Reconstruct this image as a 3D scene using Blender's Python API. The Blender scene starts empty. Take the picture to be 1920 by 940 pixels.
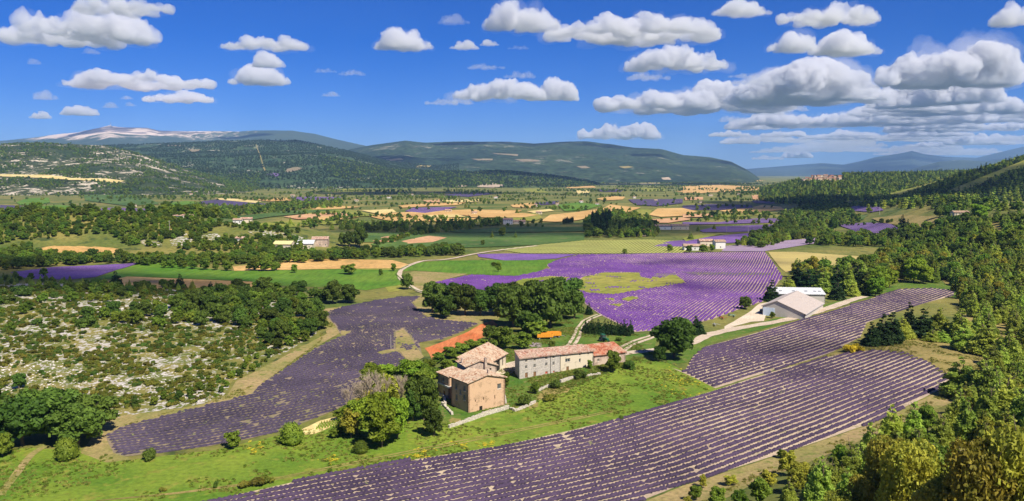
import bpy, bmesh, math, random
import numpy as np
from mathutils import Vector, noise as mn
from mathutils.geometry import delaunay_2d_cdt

random.seed(7); RNG = np.random.default_rng(7)
S = bpy.context.scene
COL = S.collection
# ------------------------------------------------------------------ camera
EYE = 64.0; F = 1507.0; PITCH = math.radians(5.5)
cam = bpy.data.cameras.new('camera'); camo = bpy.data.objects.new('camera', cam); COL.objects.link(camo)
camo.location = (0, 0, EYE); camo.rotation_euler = (math.radians(90) - PITCH, 0, 0)
cam.sensor_width = 36; cam.lens = 36 * F / 1920; cam.clip_start = 0.5; cam.clip_end = 150000
S.camera = camo
# ------------------------------------------------------------------ light
SUN_EL = math.radians(50); SUN_AZ = math.radians(142)      # azimuth clockwise from +Y
sd = Vector((math.sin(SUN_AZ) * math.cos(SUN_EL), math.cos(SUN_AZ) * math.cos(SUN_EL), math.sin(SUN_EL)))
W = bpy.data.worlds.new('World'); S.world = W; W.use_nodes = True
nt = W.node_tree; bgn = nt.nodes['Background']
sky = nt.nodes.new('ShaderNodeTexSky'); sky.sky_type = 'NISHITA'; sky.sun_disc = False
sky.sun_elevation = SUN_EL; sky.sun_rotation = SUN_AZ
sky.altitude = 2500; sky.air_density = 1.0; sky.dust_density = 0.0; sky.ozone_density = 6.0
hsv = nt.nodes.new('ShaderNodeHueSaturation'); hsv.inputs['Saturation'].default_value = 1.42; hsv.inputs['Hue'].default_value = 0.508
nt.links.new(sky.outputs[0], hsv.inputs['Color']); tint = nt.nodes.new('ShaderNodeMix'); tint.data_type = 'RGBA'; tint.blend_type = 'MULTIPLY'; tint.inputs[0].default_value = 1.0; tint.inputs[7].default_value = (0.58, 0.70, 1.06, 1)   # the deep polarised blue of the photograph
nt.links.new(hsv.outputs[0], tint.inputs[6]); nt.links.new(tint.outputs[2], bgn.inputs['Color'])
bgn.inputs['Strength'].default_value = 0.066
sl = bpy.data.lights.new('sun', 'SUN'); sl.energy = 5.0; sl.angle = math.radians(0.5); sl.color = (1.0, 0.93, 0.80)
so = bpy.data.objects.new('sun', sl); COL.objects.link(so); so.location = (0, 0, 3000)
so.rotation_euler = (-sd).to_track_quat('-Z', 'Y').to_euler()
S.view_settings.view_transform = 'Standard'; S.view_settings.look = 'None'
S.view_settings.exposure = 0.6; S.view_settings.gamma = 1; S.view_settings.use_curve_mapping = False
cy = S.cycles
cy.max_bounces = 8; cy.diffuse_bounces = 4; cy.glossy_bounces = 1; cy.transmission_bounces = 2; cy.volume_bounces = 5
cy.transparent_max_bounces = 6; cy.use_denoising = True; cy.caustics_reflective = False; cy.caustics_refractive = False
try: cy.denoiser = 'OPENIMAGEDENOISE'
except Exception: pass

# ------------------------------------------------------------------ projection between the photograph and the place
CA, SA = math.cos(PITCH), math.sin(PITCH)
def slope_of(py):                      # height gained per metre of ground distance on the ray through row py
    v = (py - 470) / F
    return (-SA - v * CA) / (CA - v * SA)
def to_px(x, y, z):
    w = y * CA - (z - EYE) * SA
    w = np.where(w < 0.1, 0.1, w)
    up = y * SA + (z - EYE) * CA
    return 960 + F * x / w, 470 - F * up / w

# ------------------------------------------------------------------ noise
def _hash(ix, iy, s):
    n = (ix.astype(np.int64) * 374761393 + iy.astype(np.int64) * 668265263 + s * 1442695) & 0x7fffffff
    n = ((n ^ (n >> 13)) * 1274126177) & 0x7fffffff
    return ((n ^ (n >> 16)) & 0xffff) / 65535.0
def vn(x, y, s=0):
    ix = np.floor(x); iy = np.floor(y); fx = x - ix; fy = y - iy
    fx = fx * fx * (3 - 2 * fx); fy = fy * fy * (3 - 2 * fy)
    a = _hash(ix, iy, s); b = _hash(ix + 1, iy, s); c = _hash(ix, iy + 1, s); d = _hash(ix + 1, iy + 1, s)
    return (a + (b - a) * fx) * (1 - fy) + (c + (d - c) * fx) * fy
def fbm(x, y, s=0, o=4):
    r = 0; a = 1; t = 0
    for k in range(o):
        r = r + a * vn(x * 2 ** k, y * 2 ** k, s + k * 17); t += a; a *= 0.5
    return r / t
def sm(a, b, x):
    t = np.clip((x - a) / (b - a), 0, 1); return t * t * (3 - 2 * t)

# ------------------------------------------------------------------ terrain
def ground_h(x, y):
    x = np.asarray(x, float); y = np.asarray(y, float)
    r = np.hypot(x, y)
    g = lambda cx, cy_, sx, sy, h: h * np.exp(-0.5 * (((x - cx) / sx) ** 2 + ((y - cy_) / sy) ** 2))
    z = g(-215, 345, 85, 62, 7.5)                                         # rocky scrub swell
    z = z + g(-470, 735, 150, 66, 24) + g(-330, 730, 95, 55, 13) + g(-205, 690, 50, 45, 10)   # wooded knoll
    z = z + 31 * sm(0, 130, x - (128 + 0.27 * y)) * sm(330, 470, y) * (1 - 0.8 * sm(900, 1500, y))      # forest bench on the right
    z = z + 0.17 * np.clip(x - (100 + 0.27 * y) - 22, 0, 60) * (1 - sm(330, 470, y)) * sm(120, 220, y)
    d = (x - 24) * 0.592 - (y - 157) * 0.806                             # foreground slope below the viewpoint
    dd = np.where(d > 6, d - 6, 0)
    z = z + np.minimum(0.30 * dd * dd / (dd + 8), 46) * (1 - sm(60, 260, -x)*0.6) * (1-sm(200,420,-y)*0.7)
    z = z + 22 * np.exp(-(r / 34) ** 2)
    z = z + (fbm(x / 95, y / 95, 3, 2) - 0.5) * 2.6 * sm(120, 200, y) * sm(1000, 700, y)
    z = z + g(30, 262, 22, 14, 0.9)
    return z
def tab(pts):
    xs = np.array([p[0] for p in pts], float); vs = np.array([p[1] for p in pts], float); return xs, vs
class Layer:
    def __init__(s, name, crest, d0, dc, seed, rough, back=1.2, shape=0.9, gul=1.0):
        s.name = name; s.cx, s.cy = tab(crest); s.d0 = d0; s.dc = dc; s.seed = seed; s.rough = rough; s.back = back; s.shape = shape; s.gul = gul
    def h(s, x, y):
        x = np.asarray(x, float); y = np.asarray(y, float); ys = np.maximum(y, 1)
        px = 960 + F / CA * x / ys
        py = np.interp(px, s.cx, s.cy)
        wob = 1 + 0.07 * (vn(px / 90, px * 0 + s.seed, s.seed) - 0.5)
        dc = s.dc * wob
        zc = EYE + slope_of(py) * dc
        u = (ys - s.d0) / (dc - s.d0)
        rise = sm(0, 1, np.clip(u, 0, 1)) * (1 - s.shape) + np.clip(u, 0, 1) ** 0.9 * s.shape
        fall = np.clip(1 - (u - 1) / s.back, -0.2, 1)
        prof = np.where(u < 1, rise, fall)
        z = -8 + (zc + 8) * prof
        L = (s.dc - s.d0)
        rg = 1 - np.abs(2 * fbm(x / (L * 0.34), y / (L * 0.5), s.seed, 4) - 1)
        z = z + (rg - 0.8) * s.rough * (zc + 8) * np.clip(u, 0, 1) * np.clip(1.05 - u, 0, 1) * 3 * s.gul
        # never rise in front of the crest line beyond its own silhouette
        z = np.where(u < 1, np.minimum(z, EYE + slope_of(py) * ys * 1.0), z)
        z = np.where(u < 0, -8 + u * 40, z)
        z = np.where((px < s.cx[0]) | (px > s.cx[-1]) | (y < 10), -60, z)
        return z
LAYERS = [
 Layer('bare_topped_mountain', [(-260,290),(0,265),(60,259),(100,253),(150,248),(185,241),(208,236),(230,239),(280,240),(300,245),(350,247),(400,246),(450,247),(480,244),(550,244),(590,250),(640,262),(690,274),(760,300),(900,332)], 8200, 14000, 11, 0.26),
 Layer('wooded_rear_hill', [(-240,290),(0,280),(100,276),(240,271),(330,269),(420,265),(500,263),(560,264),(600,271),(650,283),(700,296),(760,309),(850,326),(950,342)], 3300, 6200, 21, 0.34),
 Layer('rocky_left_hill', [(-330,282),(0,272),(60,269),(140,270),(200,274),(250,286),(310,304),(380,325),(440,342),(520,358)], 2300, 3700, 31, 0.22),
 Layer('long_wooded_range', [(480,320),(600,296),(660,279),(700,272),(760,264),(800,267),(900,265),(950,264),(1000,268),(1040,266),(1100,265),(1150,271),(1190,277),(1240,280),(1280,291),(1330,295),(1370,303),(1400,318),(1425,335),(1442,352)], 5200, 9000, 41, 0.36),
 Layer('low_wooded_hill', [(520,358),(600,345),(700,327),(770,320),(850,323),(930,321),(1000,326),(1060,334),(1120,345),(1180,356)], 3400, 4700, 51, 0.25),
 Layer('farthest_blue_mountain', [(1330,345),(1400,317),(1440,314),(1500,309),(1540,306),(1580,309),(1610,303),(1640,295),(1690,287),(1708,283),(1730,289),(1770,294),(1830,296),(1860,289),(1920,274),(2200,230)], 17000, 25000, 61, 0.10),
 Layer('distant_blue_hill', [(1400,338),(1460,331),(1520,333),(1600,326),(1700,320),(1760,303),(1800,300),(1850,303),(1920,290),(2200,260)], 10500, 15000, 71, 0.12),
 Layer('wooded_right_ridge', [(1425,358),(1460,349),(1500,338),(1530,330),(1570,328),(1640,327),(1700,326),(1800,323),(1880,320),(2200,305)], 1500, 2700, 81, 0.06),
 Layer('wooded_right_spur', [(1590,388),(1650,373),(1700,358),(1750,343),(1800,328),(1860,313),(1920,296),(2000,272),(2250,235)], 900, 1750, 91, 0.07),
]
def all_h(x, y):
    z = ground_h(x, y)
    for L in LAYERS: z = np.maximum(z, L.h(x, y))
    return z
_T = np.concatenate([[0], np.geomspace(18, 40000, 900)])
def P(px, py, H=ground_h):
    """first meeting point of the sight line with the terrain; arrays in, (n,3) out"""
    px = np.atleast_1d(np.asarray(px, float)); py = np.atleast_1d(np.asarray(py, float))
    u = (px - 960) / F; v = (py - 470) / F
    dy = CA - v * SA; dz = -SA - v * CA; dx = u / dy; dz = dz / dy
    Y = _T[None, :]; X = dx[:, None] * Y; Z = EYE + dz[:, None] * Y
    hit = (Z < H(X, np.broadcast_to(Y, X.shape))); hit[:, 0] = False
    i = np.argmax(hit, 1); i = np.where(hit.any(1), i, len(_T) - 1)
    lo = _T[i - 1]; hi = _T[i]
    for _ in range(18):
        m = (lo + hi) / 2; b = (EYE + dz * m) < H(dx * m, m)
        hi = np.where(b, m, hi); lo = np.where(b, lo, m)
    return np.stack([dx * hi, hi, H(dx * hi, hi)], 1)
def P1(px, py, H=ground_h): return Vector(P([px], [py], H)[0])

def inside(poly, x, y):
    poly = np.asarray(poly, float); r = np.zeros(np.shape(x), bool); n = len(poly); j = n - 1
    for i in range(n):
        xi, yi = poly[i]; xj, yj = poly[j]
        if yi != yj:
            c = ((yi > y) != (yj > y)) & (x < (xj - xi) * (y - yi) / (yj - yi) + xi); r ^= c
        j = i
    return r
def C1(*p): return [(x / 2.9375, y / 2.9375 + 200) for x, y in p]              # coordinates read off enlarged crops
def C2(*p): return [(x / 2.9375 + 640, y / 2.9375 + 200) for x, y in p]
def C3(*p): return [(x / 2.9375 + 1280, y / 2.9375 + 200) for x, y in p]
def C4(*p): return [(x / 2.9375, y / 2.9375 + 480) for x, y in p]
def C5(*p): return [(x / 2.9375 + 640, y / 2.9375 + 480) for x, y in p]
def C6(*p): return [(x / 2.9375 + 1280, y / 2.9375 + 480) for x, y in p]
def CF(*p): return [(x / 4.564 + 800, y / 4.564 + 600) for x, y in p]
def CW(*p): return [(x / 6.715 + 1360, y / 6.715 + 500) for x, y in p]

# ------------------------------------------------------------------ node helpers
class M:
    def __init__(s, name):
        s.m = bpy.data.materials.new(name); s.m.use_nodes = True; s.t = s.m.node_tree; s.n = s.t.nodes; s.b = s.n['Principled BSDF']
        s.b.inputs['Roughness'].default_value = 0.9; s.b.inputs['Specular IOR Level'].default_value = 0.15
    def link(s, a, b): s.t.links.new(a, b)
    def coord(s, kind='Object'):
        if kind == 'World':
            g = s.n.new('ShaderNodeNewGeometry'); return g.outputs['Position']
        c = s.n.new('ShaderNodeTexCoord'); return c.outputs[kind]
    def mapping(s, vec, scale=(1, 1, 1), rot=(0, 0, 0)):
        m = s.n.new('ShaderNodeMapping'); m.inputs['Scale'].default_value = scale; m.inputs['Rotation'].default_value = rot
        s.link(vec, m.inputs['Vector']); return m.outputs[0]
    def noise(s, vec, scale, detail=3, rough=0.55, dist=0.0):
        t = s.n.new('ShaderNodeTexNoise'); t.inputs['Scale'].default_value = scale; t.inputs['Detail'].default_value = detail
        t.inputs['Roughness'].default_value = rough; t.inputs['Distortion'].default_value = dist
        s.link(vec, t.inputs['Vector']); return t.outputs['Fac']
    def voro(s, vec, scale, out='Distance', rnd=1.0):
        t = s.n.new('ShaderNodeTexVoronoi'); t.inputs['Scale'].default_value = scale; t.inputs['Randomness'].default_value = rnd
        s.link(vec, t.inputs['Vector']); return t.outputs[out]
    def ramp(s, fac, stops, interp='LINEAR'):
        r = s.n.new('ShaderNodeValToRGB'); r.color_ramp.interpolation = interp
        e = r.color_ramp.elements
        while len(e) < len(stops): e.new(0.5)
        for i, (p, c) in enumerate(stops):
            e[i].position = p; e[i].color = (c, c, c, 1) if isinstance(c, (int, float)) else (*c, 1)
        s.link(fac, r.inputs[0]); return r.outputs[0]
    def mix(s, fac, a, b, mode='MIX'):
        m = s.n.new('ShaderNodeMix'); m.data_type = 'RGBA'; m.blend_type = mode
        for inp, v in ((m.inputs[0], fac), (m.inputs[6], a), (m.inputs[7], b)):
            if isinstance(v, (int, float)): inp.default_value = v
            elif isinstance(v, (tuple, list)): inp.default_value = (*v, 1)
            else: s.link(v, inp)
        return m.outputs[2]
    def math(s, op, a, b=0.0, c=None):
        m = s.n.new('ShaderNodeMath'); m.operation = op
        for i, v in enumerate((a, b) if c is None else (a, b, c)):
            if isinstance(v, (int, float)): m.inputs[i].default_value = v
            else: s.link(v, m.inputs[i])
        return m.outputs[0]
    def color(s, c):
        if isinstance(c, (tuple, list)): s.b.inputs['Base Color'].default_value = (*c, 1)
        else: s.link(c, s.b.inputs['Base Color'])
        return s
    def bump(s, h, strength=0.5, dist=0.3):
        b = s.n.new('ShaderNodeBump'); b.inputs['Strength'].default_value = strength; b.inputs['Distance'].default_value = dist
        s.link(h, b.inputs['Height']); s.link(b.outputs[0], s.b.inputs['Normal']); return s
MATS = {}
def simple(name, c, rough=0.85, var=0.25, scale=3.0, bump=0.0, metallic=0.0, spec=0.2):
    if name in MATS: return MATS[name]
    m = M(name); v = m.coord('Object'); n = m.noise(v, scale, 4)
    lo = tuple(x * (1 - var) for x in c); hi = tuple(min(1, x * (1 + var)) for x in c)
    m.color(m.ramp(n, [(0.3, lo), (0.7, hi)])); m.b.inputs['Roughness'].default_value = rough; m.b.inputs['Metallic'].default_value = metallic
    m.b.inputs['Specular IOR Level'].default_value = spec
    if bump: m.bump(n, bump, 0.05)
    MATS[name] = m.m; return m.m

# ground, meadow and crop surfaces --------------------------------------------------
def field_mat(name, a, b, c=None, scale=0.05, fine=1.2, streak=None, patch=None):
    m = M(name); v = m.coord('World')
    vs = v if streak is None else m.mapping(v, (1.0, 0.12, 1.0), (0, 0, math.radians(streak)))
    n1 = m.noise(v, scale, 5, 0.6); n2 = m.noise(vs, fine, 4, 0.65); n3 = m.noise(v, scale * 6, 4, 0.6)
    col = m.mix(m.ramp(n1, [(0.38, 0.0), (0.62, 1.0)]), a, b)
    if c is not None: col = m.mix(m.ramp(n3, [(0.56, 0.0), (0.66, 0.85)]), col, c)
    if patch is not None: col = m.mix(m.ramp(m.noise(v, scale * 2.6, 5, 0.7), [(0.60, 0.0), (0.64, 1.0)]), col, patch)
    col = m.mix(m.math('MULTIPLY', 0.55, 1.0), col, m.ramp(n2, [(0.28, (0.22, 0.22, 0.22)), (0.5, (0.5, 0.5, 0.5)), (0.75, (0.80, 0.80, 0.80))]), 'OVERLAY')
    m.color(col); m.bump(n2, 0.6, 0.25); return m.m
def crop_mat(name, crop, soil, heading, spacing, fill=0.55, patch=None, vary=0.5):
    """distant rows of one crop with soil between them"""
    m = M(name); v = m.coord('World')
    w = m.noise(v, 0.02, 2); 
    sx = m.n.new('ShaderNodeSeparateXYZ'); m.link(m.mapping(v, (1, 1, 1), (0, 0, math.radians(90 - heading))), sx.inputs[0])
    ph = m.math('MULTIPLY_ADD', sx.outputs['X'], 2 * math.pi / spacing, m.math('MULTIPLY', w, 6.0))
    s = m.math('MULTIPLY_ADD', m.math('SINE', ph), 0.5, 0.5)
    n = m.noise(v, 0.9, 3, 0.6); n1 = m.noise(v, 0.035, 4, 0.6)
    k = m.ramp(m.math('MULTIPLY_ADD', n, 0.5, m.math('MULTIPLY', s, 0.75)), [(0.52 - fill * 0.25, 0.0), (0.72 - fill * 0.25, 1.0)])
    cc = m.mix(m.ramp(n1, [(0.35, 0.0), (0.65, 1.0)]), tuple(x * (1 - vary * 0.5) for x in crop), tuple(min(1, x * (1 + vary * 0.6)) for x in crop))
    col = m.mix(k, soil, cc)
    if patch is not None: col = m.mix(m.ramp(m.noise(v, 0.028, 5, 0.65), [(0.585, 0.0), (0.63, 0.9)]), col, patch)
    m.color(col); m.bump(s, 0.5, 0.3); return m.m
GRASS_A = (0.085, 0.165, 0.012); GRASS_B = (0.17, 0.24, 0.02)
mat_ground = field_mat('valley_ground', (0.085, 0.12, 0.022), (0.22, 0.19, 0.05), (0.035, 0.06, 0.018), scale=0.012, fine=0.35)
mat_meadow = field_mat('meadow_grass', (0.085, 0.165, 0.014), (0.175, 0.230, 0.025), (0.21, 0.21, 0.035), scale=0.035, fine=0.8)
mat_lawn = field_mat('farm_grass', (0.055, 0.125, 0.014), (0.12, 0.17, 0.025), (0.20, 0.17, 0.06), scale=0.06, fine=1.3)
mat_green = field_mat('bright_green_field', (0.070, 0.165, 0.012), (0.12, 0.20, 0.02), None, scale=0.02, fine=0.5, streak=20)
mat_dgreen = field_mat('dull_green_field', (0.05, 0.10, 0.02), (0.09, 0.15, 0.03), (0.14, 0.15, 0.05), scale=0.012, fine=0.25)
mat_olive = field_mat('yellow_green_field', (0.17, 0.20, 0.025), (0.27, 0.25, 0.05), (0.12, 0.15, 0.03), scale=0.012, fine=0.25)
mat_wheat = field_mat('stubble_field', (0.46, 0.27, 0.09), (0.58, 0.37, 0.14), (0.34, 0.23, 0.08), scale=0.012, fine=0.3)
mat_ochre = field_mat('pink_ochre_field', (0.42, 0.22, 0.11), (0.55, 0.33, 0.17), None, scale=0.015, fine=0.3)
mat_straw = field_mat('pale_straw_field', (0.55, 0.42, 0.16), (0.68, 0.55, 0.24), (0.35, 0.32, 0.10), scale=0.02, fine=0.4)
mat_redsoil = field_mat('red_soil', (0.46, 0.12, 0.038), (0.54, 0.20, 0.075), (0.34, 0.17, 0.05), scale=0.05, fine=0.9, streak=-30)
mat_drygrass = field_mat('dry_grass', (0.22, 0.18, 0.055), (0.33, 0.25, 0.09), (0.14, 0.16, 0.03), scale=0.05, fine=1.0)
mat_sandy = field_mat('sandy_verge', (0.33, 0.24, 0.11), (0.22, 0.20, 0.06), (0.13, 0.16, 0.03), scale=0.06, fine=1.1)
mat_soil = field_mat('pale_stony_soil', (0.36, 0.27, 0.20), (0.48, 0.38, 0.26), (0.24, 0.21, 0.11), scale=0.04, fine=1.5)
mat_soil_l = field_mat('stony_soil_with_weeds', (0.24, 0.18, 0.13), (0.20, 0.17, 0.09), (0.14, 0.16, 0.05), scale=0.05, fine=1.5)
mat_soil_c = field_mat('soil_under_purple_rows', (0.44, 0.32, 0.27), (0.36, 0.24, 0.25), (0.24, 0.26, 0.09), scale=0.03, fine=1.2)
mat_track = field_mat('gravel_track', (0.46, 0.36, 0.27), (0.56, 0.46, 0.35), (0.32, 0.26, 0.15), scale=0.15, fine=2.0)
mat_yard = field_mat('pale_courtyard', (0.54, 0.44, 0.32), (0.62, 0.53, 0.40), None, scale=0.1, fine=2.0)
mat_flowers = field_mat('yellow_flowers', (0.45, 0.40, 0.02), (0.22, 0.26, 0.02), (0.70, 0.55, 0.02), scale=0.3, fine=2.0)
def rocky_mat():
    m = M('rocky_scrub_ground'); v = m.coord('World')
    vs = m.mapping(v, (1.0, 0.75, 1), (0, 0, math.radians(35)))
    n = m.noise(vs, 0.55, 6, 0.66, 0.5); big = m.noise(v, 0.018, 3)
    base = m.mix(m.ramp(m.noise(v, 0.1, 4), [(0.4, 0.0), (0.6, 1.0)]), (0.12, 0.14, 0.028), (0.22, 0.19, 0.05))
    k = m.ramp(m.math('ADD', n, m.math('MULTIPLY', m.math('SUBTRACT', big, 0.5), 0.5)), [(0.515, 0.0), (0.585, 1.0)])
    rock = m.mix(m.noise(v, 1.5, 4), (0.36, 0.32, 0.28), (0.62, 0.58, 0.55))
    m.color(m.mix(k, base, rock)); m.bump(n, 0.8, 0.8); return m.m
mat_rocky = rocky_mat()
def hill_mat(name, a, b, rock, ts, rk=0.62, rs=0.004):
    """wooded slope: tree-sized cells of light and dark green with bare rock showing between"""
    m = M(name); v = m.coord('World'); vd = m.n.new('ShaderNodeVectorMath'); vd.operation = 'ADD'
    m.link(v, vd.inputs[0]); nn = m.n.new('ShaderNodeTexNoise'); nn.inputs['Scale'].default_value = ts * 0.5; m.link(v, nn.inputs['Vector'])
    sc = m.n.new('ShaderNodeVectorMath'); sc.operation = 'SCALE'; sc.inputs['Scale'].default_value = 1.5 / ts; m.link(nn.outputs['Color'], sc.inputs[0]); m.link(sc.outputs[0], vd.inputs[1])
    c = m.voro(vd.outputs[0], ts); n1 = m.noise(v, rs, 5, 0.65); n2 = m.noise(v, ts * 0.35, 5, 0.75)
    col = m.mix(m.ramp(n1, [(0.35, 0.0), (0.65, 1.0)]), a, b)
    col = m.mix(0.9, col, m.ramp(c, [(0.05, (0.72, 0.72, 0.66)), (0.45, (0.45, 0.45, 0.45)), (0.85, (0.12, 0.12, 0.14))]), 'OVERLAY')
    k = m.ramp(m.math('ADD', m.math('MULTIPLY', n2, 0.7), m.math('MULTIPLY', n1, 0.45)), [(rk, 0.0), (rk + 0.035, 1.0)])
    col = m.mix(k, col, rock); m.color(col); m.bump(c, 0.9, -4.0); return m.m
# ------------------------------------------------------------------ object helpers
def mesh_obj(name, verts, faces, mat=None, parent=None, smooth=False, mats=None, midx=None):
    me = bpy.data.meshes.new(name)
    verts = np.asarray(verts, dtype=np.float32)
    if isinstance(faces, np.ndarray):
        nf, k = faces.shape
        me.vertices.add(len(verts)); me.vertices.foreach_set('co', verts.ravel())
        me.loops.add(nf * k); me.loops.foreach_set('vertex_index', faces.ravel().astype(np.int32))
        me.polygons.add(nf); me.polygons.foreach_set('loop_start', np.arange(0, nf * k, k, dtype=np.int32))
        me.polygons.foreach_set('loop_total', np.full(nf, k, dtype=np.int32)); me.update(calc_edges=True)
    else:
        me.from_pydata(verts.tolist(), [], faces); me.update()
    for m in (mats or ([mat] if mat else [])): me.materials.append(m)
    if midx is not None: me.polygons.foreach_set('material_index', np.asarray(midx, dtype=np.int32))
    if smooth: me.polygons.foreach_set('use_smooth', np.ones(len(me.polygons), bool))
    o = bpy.data.objects.new(name, me); COL.objects.link(o)
    if parent: o.parent = parent
    return o
def tag(o, label=None, cat=None, group=None, kind=None):
    if label: o['label'] = label
    if cat: o['category'] = cat
    if group: o['group'] = group
    if kind: o['kind'] = kind
    return o
def empty(name, loc, rz=0, label=None, cat=None, group=None, kind=None):
    o = bpy.data.objects.new(name, None); COL.objects.link(o); o.location = loc; o.rotation_euler = (0, 0, rz); o.empty_display_size = 0.5
    return tag(o, label, cat, group, kind)
def grid_faces(nr, nc):
    i = np.arange(nr - 1)[:, None] * nc + np.arange(nc - 1)[None, :]
    return np.stack([i, i + 1, i + nc + 1, i + nc], -1).reshape(-1, 4)
class MB:
    """collects boxes, prisms and tubes for one mesh"""
    def __init__(s): s.v = []; s.f = []
    def poly(s, pts, faces):
        n = len(s.v); s.v += [tuple(p) for p in pts]; s.f += [tuple(i + n for i in f) for f in faces]
    def box(s, x0, x1, y0, y1, z0, z1, rz=0, c=(0, 0)):
        p = [(x, y, z) for z in (z0, z1) for x, y in ((x0, y0), (x1, y0), (x1, y1), (x0, y1))]
        if rz:
            p = [(c[0] + (x - c[0]) * math.cos(rz) - (y - c[1]) * math.sin(rz), c[1] + (x - c[0]) * math.sin(rz) + (y - c[1]) * math.cos(rz), z) for x, y, z in p]
        s.poly(p, [(3, 2, 1, 0), (4, 5, 6, 7), (0, 1, 5, 4), (1, 2, 6, 5), (2, 3, 7, 6), (3, 0, 4, 7)])
    def prism(s, pts, y0, y1):           # outline in x,z extruded along y
        n = len(pts); p = [(x, y0, z) for x, z in pts] + [(x, y1, z) for x, z in pts]
        s.poly(p, [tuple(range(n)), tuple(range(2 * n - 1, n - 1, -1))] + [(i, i + n, (i + 1) % n + n, (i + 1) % n) for i in range(n)])
    def tube(s, a, b, r0, r1=None, n=6):
        a = Vector(a); b = Vector(b); r1 = r0 if r1 is None else r1
        d = (b - a).normalized(); t = d.orthogonal().normalized(); w = d.cross(t)
        p = []
        for c, r in ((a, r0), (b, r1)):
            p += [tuple(c + (t * math.cos(2 * math.pi * k / n) + w * math.sin(2 * math.pi * k / n)) * r) for k in range(n)]
        s.poly(p, [(k, (k + 1) % n, (k + 1) % n + n, k + n) for k in range(n)] + [tuple(range(n - 1, -1, -1)), tuple(range(n, 2 * n))])
    def build(s, name, mat, parent=None, smooth=False): return mesh_obj(name, s.v, s.f, mat, parent, smooth)

# ------------------------------------------------------------------ ground sheet, hills
def build_ground():
    th = np.concatenate([np.linspace(-180, -42, 40)[:-1], np.linspace(-42, 42, 520), np.linspace(42, 180, 40)[1:]])
    r = np.concatenate([[0.5], np.geomspace(8, 60, 16), np.geomspace(62, 90000, 430)])
    T, R = np.meshgrid(np.radians(th), r)
    X = R * np.sin(T); Y = R * np.cos(T); Z = ground_h(X, Y)
    o = mesh_obj('ground', np.stack([X, Y, Z], -1).reshape(-1, 3), grid_faces(len(r), len(th)), mat_ground, smooth=True)
    tag(o, kind='structure')
build_ground()
ROCKP = (0.55, 0.47, 0.40)
HM = {
 'bare_topped_mountain': None,
 'wooded_rear_hill': hill_mat('rear_hill_woods', (0.032, 0.065, 0.026), (0.062, 0.100, 0.034), (0.36, 0.33, 0.25), 0.03, 0.655),
 'rocky_left_hill': hill_mat('left_hill_woods', (0.030, 0.055, 0.014), (0.075, 0.085, 0.026), (0.55, 0.47, 0.36), 0.085, 0.615),
 'long_wooded_range': hill_mat('range_woods', (0.020, 0.042, 0.022), (0.046, 0.074, 0.030), (0.20, 0.19, 0.14), 0.022, 0.660, 0.0012),
 'low_wooded_hill': hill_mat('low_hill_woods', (0.035, 0.075, 0.016), (0.075, 0.115, 0.024), (0.36, 0.33, 0.22), 0.05, 0.65),
 'farthest_blue_mountain': hill_mat('far_woods', (0.03, 0.05, 0.035), (0.05, 0.07, 0.05), (0.30, 0.26, 0.22), 0.02, 0.70, 0.0006),
 'distant_blue_hill': hill_mat('distant_woods', (0.03, 0.05, 0.03), (0.055, 0.075, 0.04), (0.35, 0.30, 0.24), 0.03, 0.70, 0.0008),
 'wooded_right_ridge': hill_mat('ridge_woods', (0.018, 0.040, 0.010), (0.040, 0.066, 0.014), (0.20, 0.20, 0.08), 0.12, 0.76),
 'wooded_right_spur': hill_mat('spur_woods', (0.018, 0.040, 0.010), (0.045, 0.075, 0.014), (0.22, 0.24, 0.08), 0.14, 0.76),
}
def bare_mat():
    m = M('bare_summit_and_woods'); v = m.coord('World'); sx = m.n.new('ShaderNodeSeparateXYZ'); m.link(v, sx.inputs[0])
    n = m.noise(v, 0.0016, 6, 0.7, 0.4); nf = m.noise(m.mapping(v, (1.6, 0.5, 1), (0, 0, 0.5)), 0.008, 5, 0.7)
    # scree starts above a ragged tree line and fades out along the crest to the right
    hgt = m.math('MULTIPLY_ADD', sx.outputs['Z'], 1 / 170.0, -3.45)
    hgt = m.math('ADD', hgt, m.math('MULTIPLY', m.math('SUBTRACT', n, 0.5), 3.2))
    xr = m.math('MINIMUM', m.math('MULTIPLY_ADD', sx.outputs['X'], -1 / 1800.0, -2.95), m.math('MULTIPLY_ADD', sx.outputs['X'], 1 / 700.0, 11.6))
    lim = m.math('MINIMUM', hgt, m.math('ADD', xr, m.math('MULTIPLY', m.math('SUBTRACT', nf, 0.40), 3.0)))
    k = m.ramp(lim, [(0.0, 0.0), (0.35, 1.0)])
    wood = m.mix(m.ramp(n, [(0.35, 0.0), (0.65, 1.0)]), (0.03, 0.055, 0.035), (0.06, 0.085, 0.05))
    scree = m.mix(nf, (0.52, 0.39, 0.31), (0.78, 0.64, 0.53))
    m.color(m.mix(k, wood, scree)); m.bump(nf, 0.8, 25); return m.m
HM['bare_topped_mountain'] = bare_mat()
from mathutils.bvhtree import BVHTree
HILLBVH = []
RES = {'rocky_left_hill': (420, 150), 'wooded_right_ridge': (300, 110), 'wooded_right_spur': (300, 120), 'low_wooded_hill': (300, 70)}
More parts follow.
